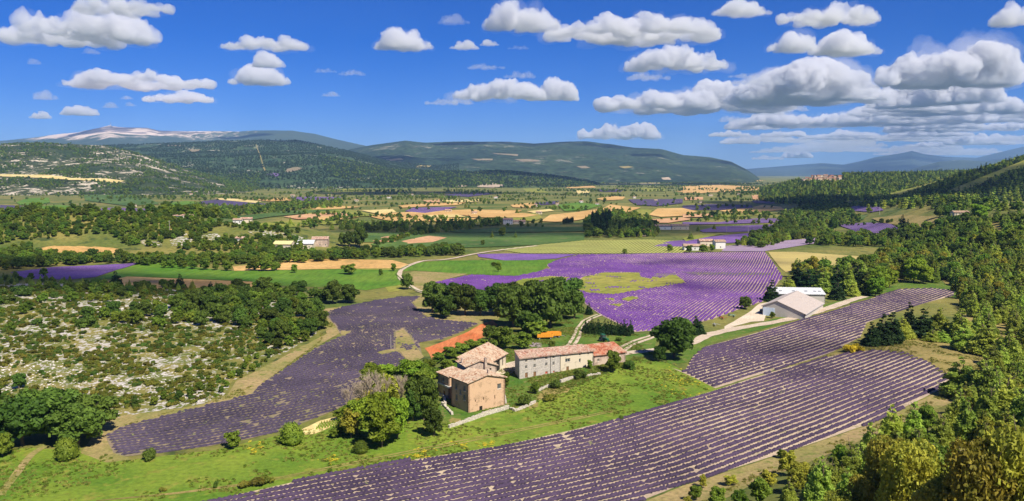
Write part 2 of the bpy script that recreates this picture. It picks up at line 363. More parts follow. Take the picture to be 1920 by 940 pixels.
for L in LAYERS:
    nc, nr = RES.get(L.name, (420, 90))
    t = (np.linspace(L.cx[0] + 0.5, L.cx[-1] - 0.5, nc) - 960) * CA / F
    dend = L.dc + (L.dc - L.d0) * (L.back * 0.75)
    D = np.concatenate([np.linspace(L.d0 * 0.99, L.dc * 1.03, nr), np.linspace(L.dc * 1.05, dend, 14)])
    T, Y = np.meshgrid(t, D); X = T * Y; Z = L.h(X, Y)
    o = mesh_obj(L.name, np.stack([X, Y, Z], -1).reshape(-1, 3), grid_faces(len(D), nc), HM[L.name], smooth=True)
    tag(o, kind='structure'); HILLBVH.append(BVHTree.FromPolygons(np.stack([X, Y, Z], -1).reshape(-1, 3).tolist(), grid_faces(len(D), nc).tolist()))

# ------------------------------------------------------------------ sheets draped over the land
def densify(pts, step, closed=True):
    out = []; n = len(pts)
    for i in range(n if closed else n - 1):
        a = np.array(pts[i], float); b = np.array(pts[(i + 1) % n], float); k = max(1, int(np.hypot(*(b - a)) / step))
        for j in range(k): out.append(a + (b - a) * j / k)
    if not closed: out.append(np.array(pts[-1], float))
    return np.array(out)
def off(y): y = np.maximum(y, 0); return 0.05 + np.where(y < 1000, (y / 1000.0) ** 2 * 0.5, 0.5)
def world_poly(px_pts, H=ground_h, rag=1.0, step=6):
    q = densify(px_pts, step); w = P(q[:, 0], q[:, 1], H)[:, :2]
    D = w[:, 1]; ppm = F / D
    j = (np.stack([fbm(w[:, 0] * ppm / 14, w[:, 1] * ppm / 14, 5, 3), fbm(w[:, 0] * ppm / 14 + 40, w[:, 1] * ppm / 14, 9, 3)], 1) - 0.5) * 2
    w = w + j * (rag * 2.2 / ppm)[:, None]
    return w
def drape(w, name, mat, lift=1.0, H=ground_h, parent=None, cell=None, on_hill=False):
    n = len(w); lo = w.min(0); hi = w.max(0); Dm = np.median(w[:, 1])
    c = cell or max(2.5, Dm * 0.011); c = max(c, math.sqrt((hi - lo).prod() / 9000))
    gx, gy = np.meshgrid(np.arange(lo[0] + c / 2, hi[0], c), np.arange(lo[1] + c / 2, hi[1], c))
    g = np.stack([gx.ravel(), gy.ravel()], 1); g = g[inside(w, g[:, 0], g[:, 1])] if len(g) else g
    pts = [Vector(p) for p in w.tolist()] + [Vector(p) for p in g.tolist()]
    r = delaunay_2d_cdt(pts, [], [list(range(n))], 1, 1e-4)
    v = np.array([[p.x, p.y] for p in r[0]])
    if on_hill:
        z = np.array([max([h[0].z for h in (t_.ray_cast(Vector((a, b_, 5000)), Vector((0, 0, -1))) for t_ in HILLBVH) if h[0] is not None] + [float(ground_h(a, b_))]) for a, b_ in v]) + 2.5
        o = mesh_obj(name, np.column_stack([v, z]), [tuple(x) for x in r[2]], mat, parent, smooth=True)
        if sum(p.normal.z for p in list(o.data.polygons)[:20]) < 0: o.data.flip_normals()
        return o
    if len(v) == 0: return None
    z = H(v[:, 0], v[:, 1]) + off(v[:, 1]) * lift
    f = [tuple(x) for x in r[2]]
    o = mesh_obj(name, np.column_stack([v, z]), f, mat, parent, smooth=True)
    if sum(p.normal.z for p in list(o.data.polygons)[:20]) < 0: o.data.flip_normals()
    return o
def sheet(name, px_pts, mat, lift=1.0, H=ground_h, rag=1.0, step=6):
    o = drape(world_poly(px_pts, H, rag, step), name, mat, lift, H)
    if o: tag(o, kind='structure')
    return o
def ribbon(name, px_pts, width, mat, lift=2.0, H=ground_h, rag=0.25):
    q = densify(px_pts, 5, False); w = P(q[:, 0], q[:, 1], H)[:, :2]
    d = densify(w, 1.5 if w[:, 1].mean() < 500 else 6, False)
    for _ in range(12): d[1:-1] = (d[:-2] + d[1:-1] * 2 + d[2:]) / 4
    t = np.gradient(d, axis=0); t /= np.linalg.norm(t, axis=1)[:, None] + 1e-9; nrm = np.stack([-t[:, 1], t[:, 0]], 1)
    wv = width * (1 + rag * (fbm(d[:, 0] / 6, d[:, 1] / 6, 8, 3) - 0.5) * 2)[:, None]
    rows = [d + nrm * wv * k for k in (-0.5, -0.17, 0.17, 0.5)]
    V = np.stack(rows, 1).reshape(-1, 2); z = H(V[:, 0], V[:, 1]) + off(V[:, 1]) * lift
    o = mesh_obj(name, np.column_stack([V, z]), grid_faces(len(d), 4), mat, smooth=True); tag(o, kind='structure')
    return o

# --- near and middle ground
N_PX = [(300,960),(640,885),(773,863),(940,837),(1073,807),(1173,782),(1280,750),(1333,735),(1440,700),(1535,674),(1590,662),(1640,657),(1695,661),(1740,679),(1775,702),(1783,716),(1773,726),(1640,792),(1533,829),(1453,855),(1280,909),(1150,960)]
U_PX = [(1283,698),(1300,668),(1324,650),(1400,630),(1484,606),(1560,584),(1620,565),(1688,543),(1745,541),(1790,545),(1787,555),(1730,570),(1671,588),(1625,606),(1613,633),(1562,660),(1532,671),(1440,698),(1341,729),(1300,708),(1258,690)]
L_PX = [(197,817),(230,800),(354,769),(470,740),(483,725),(531,694),(592,653),(640,630),(628,610),(606,588),(640,577),(700,565),(752,557),(790,556),(773,568),(786,582),(817,599),(899,607),(868,622),(831,636),(786,643),(793,668),(752,700),(640,765),(560,797),(520,810),(460,825),(393,837),(287,851),(233,857),(213,850)]
C_PX = [(800,534),(840,525),(885,516),(967,519),(1000,512),(1031,504),(1025,498),(1042,489),(1086,478),(1180,477),(1280,475),(1433,473),(1447,489),(1467,520),(1433,565),(1382,582),(1341,597),(1290,611),(1232,620),(1191,623),(1127,592),(1082,560),(1014,541),(940,553),(858,553)]
sheet('meadow', [(0,962),(-40,900),(-30,845),(60,840),(190,850),(225,865),(400,845),(520,818),(600,800),(660,800),(830,770),(850,735),(960,725),(1180,670),(1250,680),(1345,728),(1400,720),(1173,790),(640,895),(330,962)], mat_meadow, 0.7)
sheet('farm_lawn', C5((480,940),(560,760),(640,560),(820,480),(900,430),(1240,340),(1330,320),(1330,410),(1640,430),(1740,435),(1720,540),(1560,580),(1480,640),(1200,760),(900,860)), mat_lawn, 0.9)
sheet('dry_verge', C4((560,940),(600,890),(820,860),(1080,830),(1250,770),(1300,690),(1500,590),(1700,480),(1800,430),(1760,340),(1740,300),(1880,280),(1860,330),(1880,420),(1640,560),(1450,700),(1340,800),(1000,900),(700,960)), mat_sandy, 0.8)
sheet('dry_verge', [(150,850),(185,805),(240,785),(360,765),(352,780),(240,806),(215,850),(250,862),(200,868)], mat_sandy, 0.85)
sheet('dry_verge', [(770,560),(790,553),(850,560),(940,590),(935,600),(900,612),(815,603),(775,580)], mat_sandy, 0.85)
sheet('dry_meadow', [(1530,672),(1600,655),(1690,625),(1760,640),(1850,650),(1850,690),(1790,722),(1740,679),(1640,656)], mat_drygrass, 0.9)
sheet('field_margin', [(1150,965),(1280,912),(1453,857),(1640,794),(1775,727),(1790,715),(1810,745),(1700,790),(1560,850),(1420,905),(1300,965)], mat_sandy, 0.8)
sheet('field_margin', [(1255,684),(1240,665),(1300,640),(1500,585),(1640,545),(1700,528),(1800,535),(1800,560),(1780,556),(1790,543),(1688,541),(1620,562),(1484,603),(1324,646),(1290,680)], mat_lawn, 0.7)
sheet('green_field', C4((520,130),(640,80),(760,50),(860,30),(1040,60),(1290,85),(1880,75),(2200,80),(2270,150),(2020,190),(1900,180),(1420,160),(1380,140),(740,115),(640,125)), mat_green, 1.0)
sheet('stubble_field', C4((560,150),(700,115),(1390,145),(1400,180),(1200,190),(560,180)), mat_wheat, 1.2)
sheet('stubble_field', C4((1280,60),(1560,40),(1580,20),(1880,20),(2160,25),(2260,50),(2230,70),(1880,72),(1290,84)), mat_wheat, 1.2)
sheet('green_field', C2((320,910),(420,860),(560,850),(1180,845),(1110,900),(1060,920),(1000,935),(720,925),(400,905)), mat_green, 1.0)
sheet('stubble_field', C5((370,100),(400,85),(700,100),(480,155),(470,200),(400,190),(370,150)), mat_sandy, 1.0)
sheet('garden_plot', C5((0,130),(200,110),(260,200),(330,190),(340,120),(290,90),(310,60),(0,40)), mat_olive, 0.8)
sheet('red_soil_field', C5((460,510),(700,420),(770,380),(830,355),(865,380),(800,440),(700,500),(540,560),(500,575)), mat_redsoil, 1.0, rag=2)
SOIL = {'near': sheet('lavender_field', N_PX, mat_soil, 1.2, rag=0.4)}
SOIL['upper'] = sheet('lavender_field', U_PX, mat_soil, 1.1, rag=0.4)
SOIL['left'] = sheet('lavender_field', L_PX, mat_soil_l, 1.1, rag=0.8)
SOIL['centre'] = sheet('lavender_field', C_PX, mat_soil_c, 1.1, rag=0.6)
patches = [C5((1280,185),(1320,120),(1450,95),(1640,95),(1650,120),(1700,130),(1730,100),(1830,100),(1900,150),(1700,180),(1500,215),(1360,205)), C5((1540,240),(1600,225),(1640,235),(1580,252)),
           C5((1470,270),(1550,265),(1540,282)), C5((920,170),(1000,130),(1150,115),(1250,120),(1230,140),(1100,150),(1000,170)), C5((1450,240),(1500,235),(1500,248)), [(1277,511),(1330,512),(1450,513),(1450,517),(1300,516)]]
for p in patches: sheet('weedy_patch', p, mat_olive, 2.4, rag=3.5)
lpatches = [C5((290,420),(340,400),(380,440),(460,560),(400,600),(330,540),(290,520)), C5((200,530),(330,510),(340,525),(220,545)), C5((0,415),(70,418),(20,440),(0,440)), C5((400,262),(440,258),(500,300),(540,335),(470,340))]
for p in lpatches: sheet('weedy_patch', p, mat_sandy, 2.2, rag=4)
sheet('rocky_scrubland', C4((-60,150),(500,150),(1200,175),(1400,180),(1760,290),(1740,430),(1500,580),(1280,690),(1220,790),(1040,830),(700,880),(400,960),(-60,960)), mat_rocky, 0.8, step=10)
FLOWERP = []
for p in (C5((1720,620),(1760,612),(1860,640),(1900,700),(1980,770),(1840,745),(1740,680)), CF((1240,655),(1320,640),(1330,690),(1260,700)),
          [(850,838),(872,833),(880,841),(856,848)], [(890,829),(920,828),(930,836),(900,838)], [(745,850),(800,846),(822,856),(770,862)], [(463,838),(490,833),(496,843),(470,850)], [(600,862),(625,855),(632,862),(610,868)], [(1288,706),(1330,725),(1320,738),(1270,750),(1262,735)]):
    FLOWERP.append(p)
for p in (CF((930,680),(1000,600),(1180,565),(1220,590),(1200,620),(1080,640),(960,690)), CF((180,860),(230,840),(300,850),(280,880),(200,880)), CF((860,730),(950,700),(950,740),(880,760))):
    sheet('dry_patch', p, mat_drygrass, 1.3, rag=2.5)
sheet('forest_floor', [(1960,965),(1480,965),(1560,885),(1640,850),(1700,835),(1790,795),(1800,738),(1850,700),(1860,660),(1830,640),(1795,560),(1760,520),(1690,525),(1600,543),(1560,528),(1500,538),(1480,500),(1640,490),(1700,465),(1760,428),(1830,418),(1960,412)], mat_drygrass, 0.5, rag=2, step=12)
# --- tracks
sheet('courtyard', CF((590,430),(680,375),(760,355),(765,440),(700,470),(640,465),(560,470)), mat_yard, 1.4)
ribbon('farm_track', C5((1425,325),(1350,352),(1312,400),(1295,450),(1262,500),(1215,535),(1150,545),(1000,575),(900,620)), 3.4, mat_track)
ribbon('farm_track', C5((1520,545),(1560,500),(1620,475),(1740,437)), 4.0, mat_track)
ribbon('farm_track', C5((1500,550),(1620,530),(1740,520),(1960,475)) + C6((120,440),(300,400),(480,372),(640,340),(820,285),(930,245),(1000,225)), 4.6, mat_track)
ribbon('gravel_road', C5((470,208),(400,190),(330,130),(300,105),(315,80),(370,55),(450,25)) + C2((560,850),(660,830),(740,812),(900,790),(1080,770)), 3.6, mat_track)
sheet('warehouse_yard', CW((-10,760),(200,640),(330,560),(430,470),(560,450),(640,440),(640,480),(520,520),(500,640),(480,690),(330,700),(130,750),(-10,800)), mat_yard, 1.5)
ribbon('dirt_track', [(0,930),(30,890),(60,850),(90,835)], 1.6, mat_sandy, 1.5)
for dy_ in (0, 9): ribbon('wheel_rut', [(180,940),(330,925+dy_*0.2),(480,905+dy_*0.3),(660,868+dy_*0.4),(860,828+dy_*.5),(1000,800+dy_*.4),(1150,770+dy_*.3)], 0.5, mat_drygrass, 1.6)

def median(px_pts): ribbon('grass_strip', px_pts, 0.9, mat_lawn, 3.0, rag=0.6)
median(C5((1425,325),(1350,352),(1312,400),(1295,450),(1262,500),(1215,535),(1150,545))); median(C5((1520,545),(1560,500),(1620,475),(1740,437)))
median(C5((470,208),(400,190),(330,130),(300,105),(315,80),(370,55)))
for p in (C1((740,745),(800,735),(880,750),(900,765),(820,770)), C1((930,740),(1000,715),(1060,735),(1040,770),(950,768)), C1((1100,715),(1200,700),(1230,740),(1150,750)), C1((1360,690),(1480,685),(1600,700),(1700,735),(1620,745),(1480,715),(1400,712))): sheet('rocky_ground', p, mat_rocky, 1.5, rag=2)
for p in (C1((160,790),(300,770),(560,775),(680,790),(600,820),(400,830),(220,825)), C1((850,710),(960,665),(990,680),(900,715)), C1((1280,770),(1400,760),(1480,775),(1380,790))): sheet('sandy_clearing', p, mat_wheat, 1.4, rag=2)
# --- valley fields, read off the photograph
LAV = crop_mat('far_lavender_rows', (0.10, 0.055, 0.19), (0.32, 0.24, 0.22), 60, 2.0, 1.2)
LAVB = crop_mat('far_bright_lavender', (0.12, 0.055, 0.24), (0.36, 0.26, 0.28), 30, 2.0, 1.3)
LAVD = crop_mat('far_dark_lavender', (0.06, 0.045, 0.11), (0.22, 0.18, 0.14), 60, 2.0, 1.4)
PINKROW = crop_mat('young_lavender_rows', (0.12, 0.07, 0.22), (0.52, 0.42, 0.36), 8, 3.6, 0.5)
GOLDROW = crop_mat('golden_rows', (0.28, 0.23, 0.05), (0.58, 0.45, 0.20), 15, 3.4, 0.4)
YROW = crop_mat('yellow_green_rows', (0.16, 0.19, 0.03), (0.45, 0.40, 0.14), 70, 3.0, 0.7)
FIELDS = [
 ('lavender_field', LAVB, C1((60,915),(300,885),(560,875),(780,862),(700,885),(600,915),(530,940),(380,955),(150,950))),
 ('lavender_field', LAVB, C2((750,815),(900,812),(1300,815),(1180,840),(1040,848),(900,850),(760,830))),
 ('yellow_field', YROW, C2((860,790),(1080,765),(1250,740),(1420,740),(1700,735),(1880,745),(1940,780),(1880,808),(1500,812),(1000,810))),
 ('lavender_field', LAVB, C2((1720,772),(1800,745),(1950,735),(2100,725),(2060,760),(1940,775))),
 ('lavender_field', LAVB, C3((10,750),(100,725),(300,705),(445,695),(430,720),(380,748),(240,755),(100,760))),
 ('pink_lavender_field', PINKROW, C3((210,800),(240,770),(580,740),(860,715),(850,735),(580,780),(440,800))),
 ('golden_field', GOLDROW, C3((470,805),(620,802),(1010,830),(900,880),(800,890),(570,915),(530,880))),
 ('lavender_field', LAV, C3((90,685),(180,665),(560,650),(560,665),(500,685),(260,695),(110,695))),
 ('olive_field', mat_olive, C3((0,730),(90,705),(300,700),(420,690),(240,700),(20,745))),
 ('lavender_field', LAV, C3((0,655),(300,648),(560,640),(640,620),(400,620),(200,640),(0,640))),
 ('stubble_field', mat_wheat, C3((200,575),(380,560),(440,542),(540,555),(570,570),(400,585),(260,588))),
 ('olive_field', mat_olive, C3((190,595),(420,588),(570,572),(560,585),(380,605),(230,615))),
 ('dark_lavender_field', LAVD, C3((0,548),(150,540),(380,545),(390,560),(200,572),(0,572))),
 ('dark_lavender_field', LAVD, C3((380,520),(600,512),(620,528),(480,538),(400,535))),
 ('ochre_field', mat_ochre, C3((380,488),(500,490),(510,510),(390,518))),
 ('ochre_field', mat_ochre, C3((10,500),(110,500),(110,515),(10,518))),
 ('stubble_field', mat_wheat, C3((0,440),(200,432),(430,445),(430,460),(250,472),(0,478))),
 ('stubble_field', mat_wheat, C3((210,405),(320,400),(460,410),(300,418))),
 ('lavender_field', LAV, C3((850,655),(1000,643),(1140,648),(1190,675),(1150,695),(1040,703),(960,695),(930,680))),
 ('lavender_field', LAV, C3((890,560),(960,540),(1060,545),(1110,575),(1040,585),(940,575))),
 ('olive_field', mat_drygrass, C3((1040,620),(1200,600),(1400,610),(1420,640),(1280,690),(1200,660),(1080,640))),
 ('green_field', mat_dgreen, C3((800,610),(1020,600),(1000,625),(860,630))),
 # middle of the valley
 ('green_field', mat_dgreen, C2((160,760),(500,700),(760,700),(1350,700),(1330,740),(1080,765),(700,780),(520,780),(200,790))),
 ('green_field', mat_dgreen, C2((0,700),(160,700),(460,695),(400,735),(180,750),(0,750))),
 ('ochre_field', mat_ochre, C2((170,740),(240,720),(350,705),(370,715),(300,745),(180,755))),
 ('ochre_field', mat_ochre, C2((330,745),(480,715),(580,725),(500,750),(370,758))),
 ('green_field', mat_dgreen, C2((560,690),(900,670),(1350,665),(1380,690),(1000,695),(700,698))),
 ('stubble_field', mat_wheat, C2((120,600),(250,590),(460,580),(700,570),(1000,575),(960,590),(700,605),(640,600),(560,615),(760,620),(700,632),(300,640),(200,620))),
 ('stubble_field', mat_straw, C2((110,575),(280,568),(300,585),(200,595))),
 ('lavender_field', LAV, C2((400,560),(640,555),(560,575),(460,590),(350,580))),
 ('stubble_field', mat_wheat, C2((310,548),(480,535),(690,530),(640,545),(480,552),(340,560))),
 ('stubble_field', mat_wheat, C2((930,545),(1060,530),(1100,548),(1040,560),(950,558))),
 ('dark_lavender_field', LAVD, C2((1050,535),(1200,522),(1180,540),(1100,545))),
 ('green_field', mat_green, C2((1190,545),(1300,530),(1440,545),(1350,570),(1230,580))),
 ('stubble_field', mat_wheat, C2((1100,635),(1150,600),(1250,590),(1440,565),(1480,542),(1540,550),(1650,560),(1560,590),(1400,605),(1300,630),(1180,640))),
 ('stubble_field', mat_wheat, C2((1690,600),(1740,565),(1880,562),(1960,580),(1900,605),(1760,612))),
 ('ochre_field', mat_ochre, C2((1700,625),(1880,615),(1940,625),(1800,645),(1710,645))),
 ('green_field', mat_olive, C2((870,600),(1080,590),(1110,615),(1060,635),(880,625))),
 ('green_field', mat_olive, C2((1580,590),(1650,565),(1710,575),(1690,610),(1600,615))),
 ('stubble_field', mat_straw, C2((1020,580),(1150,568),(1170,578),(1060,590))),
 ('olive_field', mat_olive, C2((-180,560),(0,570),(110,580),(190,605),(0,615),(-200,600))),
 ('olive_field', mat_olive, C2((-160,640),(0,625),(160,640),(20,650),(-100,655))),
 ('ochre_field', mat_ochre, C1((1560,610),(1700,595),(1880,588),(1940,600),(1880,615),(1640,625))),
 ('green_field', mat_olive, C1((1400,650),(1600,630),(1760,640),(1740,660),(1500,675))),
 ('green_field', mat_dgreen, C1((1040,640),(1200,620),(1380,600),(1560,580),(1880,570),(1700,590),(1500,610),(1300,640))),
 ('stubble_field', mat_straw, C1((1180,505),(1300,512),(1440,525),(1420,535),(1300,525),(1200,515))),
 ('stubble_field', mat_wheat, C1((1370,512),(1600,505),(1600,520),(1480,525))),
 ('dark_lavender_field', LAVD, C1((1080,530),(1190,515),(1320,528),(1500,540),(1380,555),(1200,550))),
 ('lavender_field', LAV, C1((1600,500),(1880,500),(1880,515),(1660,522))),
 ('green_field', mat_green, C1((90,530),(150,508),(270,505),(280,530),(200,545),(110,545))),
 ('green_field', mat_green, C1((180,555),(330,545),(450,560),(380,585),(230,592),(180,570))),
 ('green_field', mat_green, C1((930,535),(1030,522),(1110,530),(1060,550),(960,550))),
 ('green_field', mat_dgreen, C1((460,485),(700,480),(800,500),(880,540),(700,550),(470,520))),
 ('lavender_field', LAV, C1((540,568),(620,560),(820,568),(830,588),(700,595),(600,590))),
 ('dark_lavender_field', LAVD, C1((0,545),(90,550),(180,560),(170,590),(0,595))),
 ('yellow_field', mat_olive, C2((1000,455),(1110,452),(1140,478),(1020,475))),
 ('dark_lavender_field', LAVD, C2((560,490),(680,475),(860,480),(700,500))),
 ('stubble_field', mat_wheat, C2((1200,432),(1390,438),(1400,448),(1250,452))),
 ('stubble_field', mat_straw, C2((1290,465),(1370,460),(1360,478),(1300,482))),
 ('dark_lavender_field', LAVD, C2((1380,455),(1560,458),(1540,472),(1420,470))),
 ('stubble_field', mat_wheat, C2((1400,510),(1500,495),(1565,500),(1550,515),(1450,520))),
 ('green_field', mat_olive, C2((1630,450),(1780,448),(1780,468),(1680,472))),
 ('stubble_field', mat_straw, C2((1640,422),(1760,420),(1740,430),(1650,432))),
 ('dark_lavender_field', LAVD, C2((1580,515),(1880,512),(1880,535),(1740,552),(1620,545))),
 ('stubble_field', mat_ochre, C2((450,520),(540,515),(540,530),(470,532))),
 ('yellow_field', mat_olive, C2((0,455),(130,455),(140,480),(0,490))),
]
FIELDS += [('stubble_field', mat_wheat, C2((700,600),(1000,592),(1090,602),(1000,616),(720,616))), ('stubble_field', mat_straw, C2((430,606),(640,600),(690,612),(480,619))), ('stubble_field', mat_straw, C2((550,518),(760,514),(760,528),(560,531))),
 ('ochre_field', mat_ochre, C3((0,598),(180,594),(180,611),(0,616))), ('stubble_field', mat_wheat, C1((1700,560),(1880,552),(1990,556),(1880,568),(1720,572))), ('stubble_field', mat_wheat, C2((-140,615),(-20,606),(100,612),(0,628),(-120,632))), ('yellow_field', mat_olive, C2((760,640),(900,636),(880,655),(700,660))), ('stubble_field', mat_wheat, C3((-40,470),(60,462),(190,470),(100,480)))]
for i, (nm, mt, px) in enumerate(FIELDS):
    sheet(nm, px, mt, 1.4 + 0.02 * i, H=ground_h, rag=1.2, step=8)
# clearings and bare ground high on the hills, plus painted sunlit strips
CLEAR_LIT = [(C1((0,375),(110,378),(270,380),(400,398),(560,400),(690,412),(640,425),(520,412),(380,408),(270,400),(140,392),(0,388)), mat_straw),
 (C1((1040,238),(1110,236),(1090,252),(1050,250)), mat_soil_l), (C1((1580,345),(1640,335),(1670,345),(1610,362),(1570,365)), mat_soil_l), (C1((920,212),(1020,214),(1010,220),(930,218)), mat_soil_l),
 (C1((1407,210),(1411,210),(1467,355),(1460,358)), mat_drygrass), (C1((1147,340),(1150,340),(1159,385),(1155,385)), mat_drygrass),
 (C2((410,332),(440,325),(500,327),(480,335),(420,340)), mat_drygrass), (C2((960,293),(1020,290),(1095,296),(1080,304),(1000,305)), mat_soil_l), (C2((720,290),(830,288),(830,297),(760,299)), mat_soil_l),
 (C2((1290,330),(1340,328),(1370,340),(1320,343)), mat_soil_l), (C2((1530,333),(1580,329),(1610,336),(1560,342)), mat_drygrass), (C2((230,292),(330,285),(345,294),(260,302)), mat_soil_l),
 (C2((770,360),(900,355),(880,364),(780,368)), mat_soil_l), (C2((750,445),(780,425),(850,420),(905,440),(840,450)), mat_soil), (C2((590,440),(640,430),(700,440),(650,447)), mat_soil),
 (C2((820,258),(980,265),(975,275),(860,264)), mat_soil_l), (C1((1465,375),(1500,368),(1550,372),(1520,388)), LAV), (C2((1760,395),(1800,390),(1815,405),(1770,405)), mat_soil)]
SUNLIT_STRIPS = [[(1655,369),(1720,346),(1790,322),(1802,327),(1745,350),(1690,371)], [(1778,360),(1850,331),(1935,296),(1935,311),(1860,339),(1800,364)]]  # sunlit crests of the spur, painted as lighter yellow-green ground without trees
CLEAR_LIT += [(q, mat_olive) for q in SUNLIT_STRIPS]
for p, mt in CLEAR_LIT:
    o = drape(world_poly(p, all_h, 2.0, 3), 'clearing_or_sunlit_strip', mt, 2.2, all_h, cell=18, on_hill=True)
    if o: tag(o, kind='structure')
# ------------------------------------------------------------------ lavender rows
def lav_mat(name, flower, flower2, leaf):
    m = M(name); v = m.coord('World'); g = m.n.new('ShaderNodeNewGeometry'); s = m.n.new('ShaderNodeSeparateXYZ'); m.link(g.outputs['Normal'], s.inputs[0])
    n = m.noise(v, 2.2, 3, 0.7); nb = m.noise(v, 0.045, 4)
    top = m.mix(m.ramp(nb, [(0.35, 0.0), (0.65, 1.0)]), flower, flower2)
    top = m.mix(m.ramp(n, [(0.35, 0.0), (0.75, 0.35)]), top, tuple(min(1, c * 1.9 + 0.03) for c in flower2))
    # flower heads sit on top of the bushes, leaves show lower on their flanks
    k = m.ramp(m.math('MULTIPLY_ADD', n, 0.5, s.outputs['Z']), [(0.45, 0.0), (0.85, 1.0)])
    weed = m.ramp(m.noise(v, 0.35, 4, 0.7), [(0.66, 0.0), (0.70, 1.0)])
    m.color(m.mix(weed, m.mix(k, leaf, top), (0.16, 0.17, 0.07))); m.bump(m.noise(v, 6, 2), 0.6, 0.1); return m.m
LM_N = lav_mat('lavender_bushes', (0.027, 0.018, 0.038), (0.066, 0.042, 0.082), (0.022, 0.021, 0.018))
LM_L = lav_mat('fading_lavender_bushes', (0.028, 0.022, 0.038), (0.062, 0.047, 0.076), (0.022, 0.022, 0.018))
LM_C = lav_mat('bright_lavender_bushes', (0.070, 0.025, 0.130), (0.125, 0.048, 0.215), (0.035, 0.018, 0.045))
def rows_in(poly_px, guide_px, spacing, step, width, height, mat, holes=(), holenoise=0.0, hs=25, ext=400, gap=0.0, edge=0.3):
    w = world_poly(poly_px, rag=edge); g = P([p[0] for p in guide_px], [p[1] for p in guide_px])[:, :2]
    a = g[0] - (g[1] - g[0]) / np.linalg.norm(g[1] - g[0]) * ext; b = g[-1] + (g[-1] - g[-2]) / np.linalg.norm(g[-1] - g[-2]) * ext
    gd = densify(np.vstack([a, g, b]), step, False)
    for _ in range(60): gd[1:-1] = (gd[:-2] + gd[2:]) / 2
    seg = np.linalg.norm(np.diff(gd, axis=0), axis=1); s = np.concatenate([[0], np.cumsum(seg)]); ss = np.arange(0, s[-1], step)
    gd = np.stack([np.interp(ss, s, gd[:, 0]), np.interp(ss, s, gd[:, 1])], 1)
    d = g[-1] - g[0]; d /= np.linalg.norm(d); n = np.array([-d[1], d[0]])
    c0 = (g[0] + g[-1]) / 2; proj = (w - c0) @ n; k0 = int(proj.min() / spacing) - 12; k1 = int(proj.max() / spacing) + 12
    hw = [world_poly(h, rag=1.2) for h in holes]
    out = []
    for k in range(k0, k1 + 1):
        c = gd + n * (k * spacing); ok = inside(w, c[:, 0], c[:, 1])
        for h in hw: ok &= ~(inside(h, c[:, 0], c[:, 1]) & (fbm(c[:, 0] / 9, c[:, 1] / 9, 4, 3) > 0.36))
        if gap: ok &= RNG.random(len(c)) > gap
        idx = np.flatnonzero(ok); 
        if len(idx) < 3: continue
        runs = np.split(idx, np.flatnonzero(np.diff(idx) > 1) + 1)
        V = []; Fc = []; nv = 0
        for r in runs:
            if len(r) < 3: continue
            q = c[r]; m = len(q); al = (np.arange(m) % 2); rad = np.where(al, 1.0, 0.70) * RNG.uniform(0.90, 1.12, m)
            rad[0] = rad[-1] = 0.25
            if holenoise: rad = rad * (1 - 0.92 * sm(1 - holenoise - .03, 1 - holenoise + .05, fbm(q[:, 0] / hs, q[:, 1] / hs, 77, 3)))
            rad = rad * np.where(RNG.random(m) < 0.018, 0.4, 1) * (0.8 + 0.4 * fbm(q[:, 0] / 25, q[:, 1] / 25, 15, 2))
            t = np.gradient(q, axis=0); t /= np.linalg.norm(t, axis=1)[:, None]; nn = np.stack([-t[:, 1], t[:, 0]], 1)
            q = q + nn * RNG.normal(0, 0.06, (m, 1)); z = ground_h(q[:, 0], q[:, 1]) - 0.05
            ring = []
            for ang in (0, 45, 90, 135, 180):
                ca, sa = math.cos(math.radians(ang)), math.sin(math.radians(ang))
                jj = RNG.uniform(0.85, 1.15, m)
                ring.append(np.column_stack([q + nn * (width / 2 * ca * rad * jj)[:, None], z + height * sa * rad * jj + 0.05 * (sa > 0)]))
            V.append(np.stack(ring, 1).reshape(-1, 3)); Fc.append(grid_faces(m, 5) + nv); nv += m * 5
        if V: out.append((np.vstack(V), np.vstack(Fc)))
    return out
def emit_rows(rows, field, mat, single, label=None):
    f = SOIL[field]
    if single:
        for v, fc in rows: mesh_obj('lavender_row', v, fc, mat, f, smooth=True)
    else:
        o = 0; V = []; Fc = []
        for v, fc in rows: V.append(v); Fc.append(fc + o); o += len(v)
        x = mesh_obj('lavender_rows', np.vstack(V), np.vstack(Fc), mat, f, smooth=True); tag(x, kind='stuff')
NG = [(560, 903), (773, 863), (1073, 807), (1333, 733), (1560, 662)]
emit_rows(rows_in(N_PX, NG, 2.2, 0.5, 1.24, 0.72, LM_N, holenoise=0.20, hs=2.2, edge=0.1), 'near', LM_N, True)
emit_rows(rows_in(U_PX, [(1258, 688), (1440, 640), (1620, 584), (1790, 530)], 2.25, 0.6, 1.28, 0.72, LM_N, holenoise=0.19, hs=2.5, edge=0.1), 'upper', LM_N, True)
emit_rows(rows_in(L_PX, [(213, 850), (393, 826), (560, 792), (700, 755)], 2.1, 0.7, 1.08, 0.65, LM_L, holes=lpatches, holenoise=0.26, hs=2.4), 'left', LM_L, False)
emit_rows(rows_in(C_PX, [(1180, 600), (1290, 540), (1340, 500), (1360, 478)], 1.75, 1.1, 1.25, 0.8, LM_C, holes=patches[:5], holenoise=0.20, hs=4), 'centre', LM_C, False)

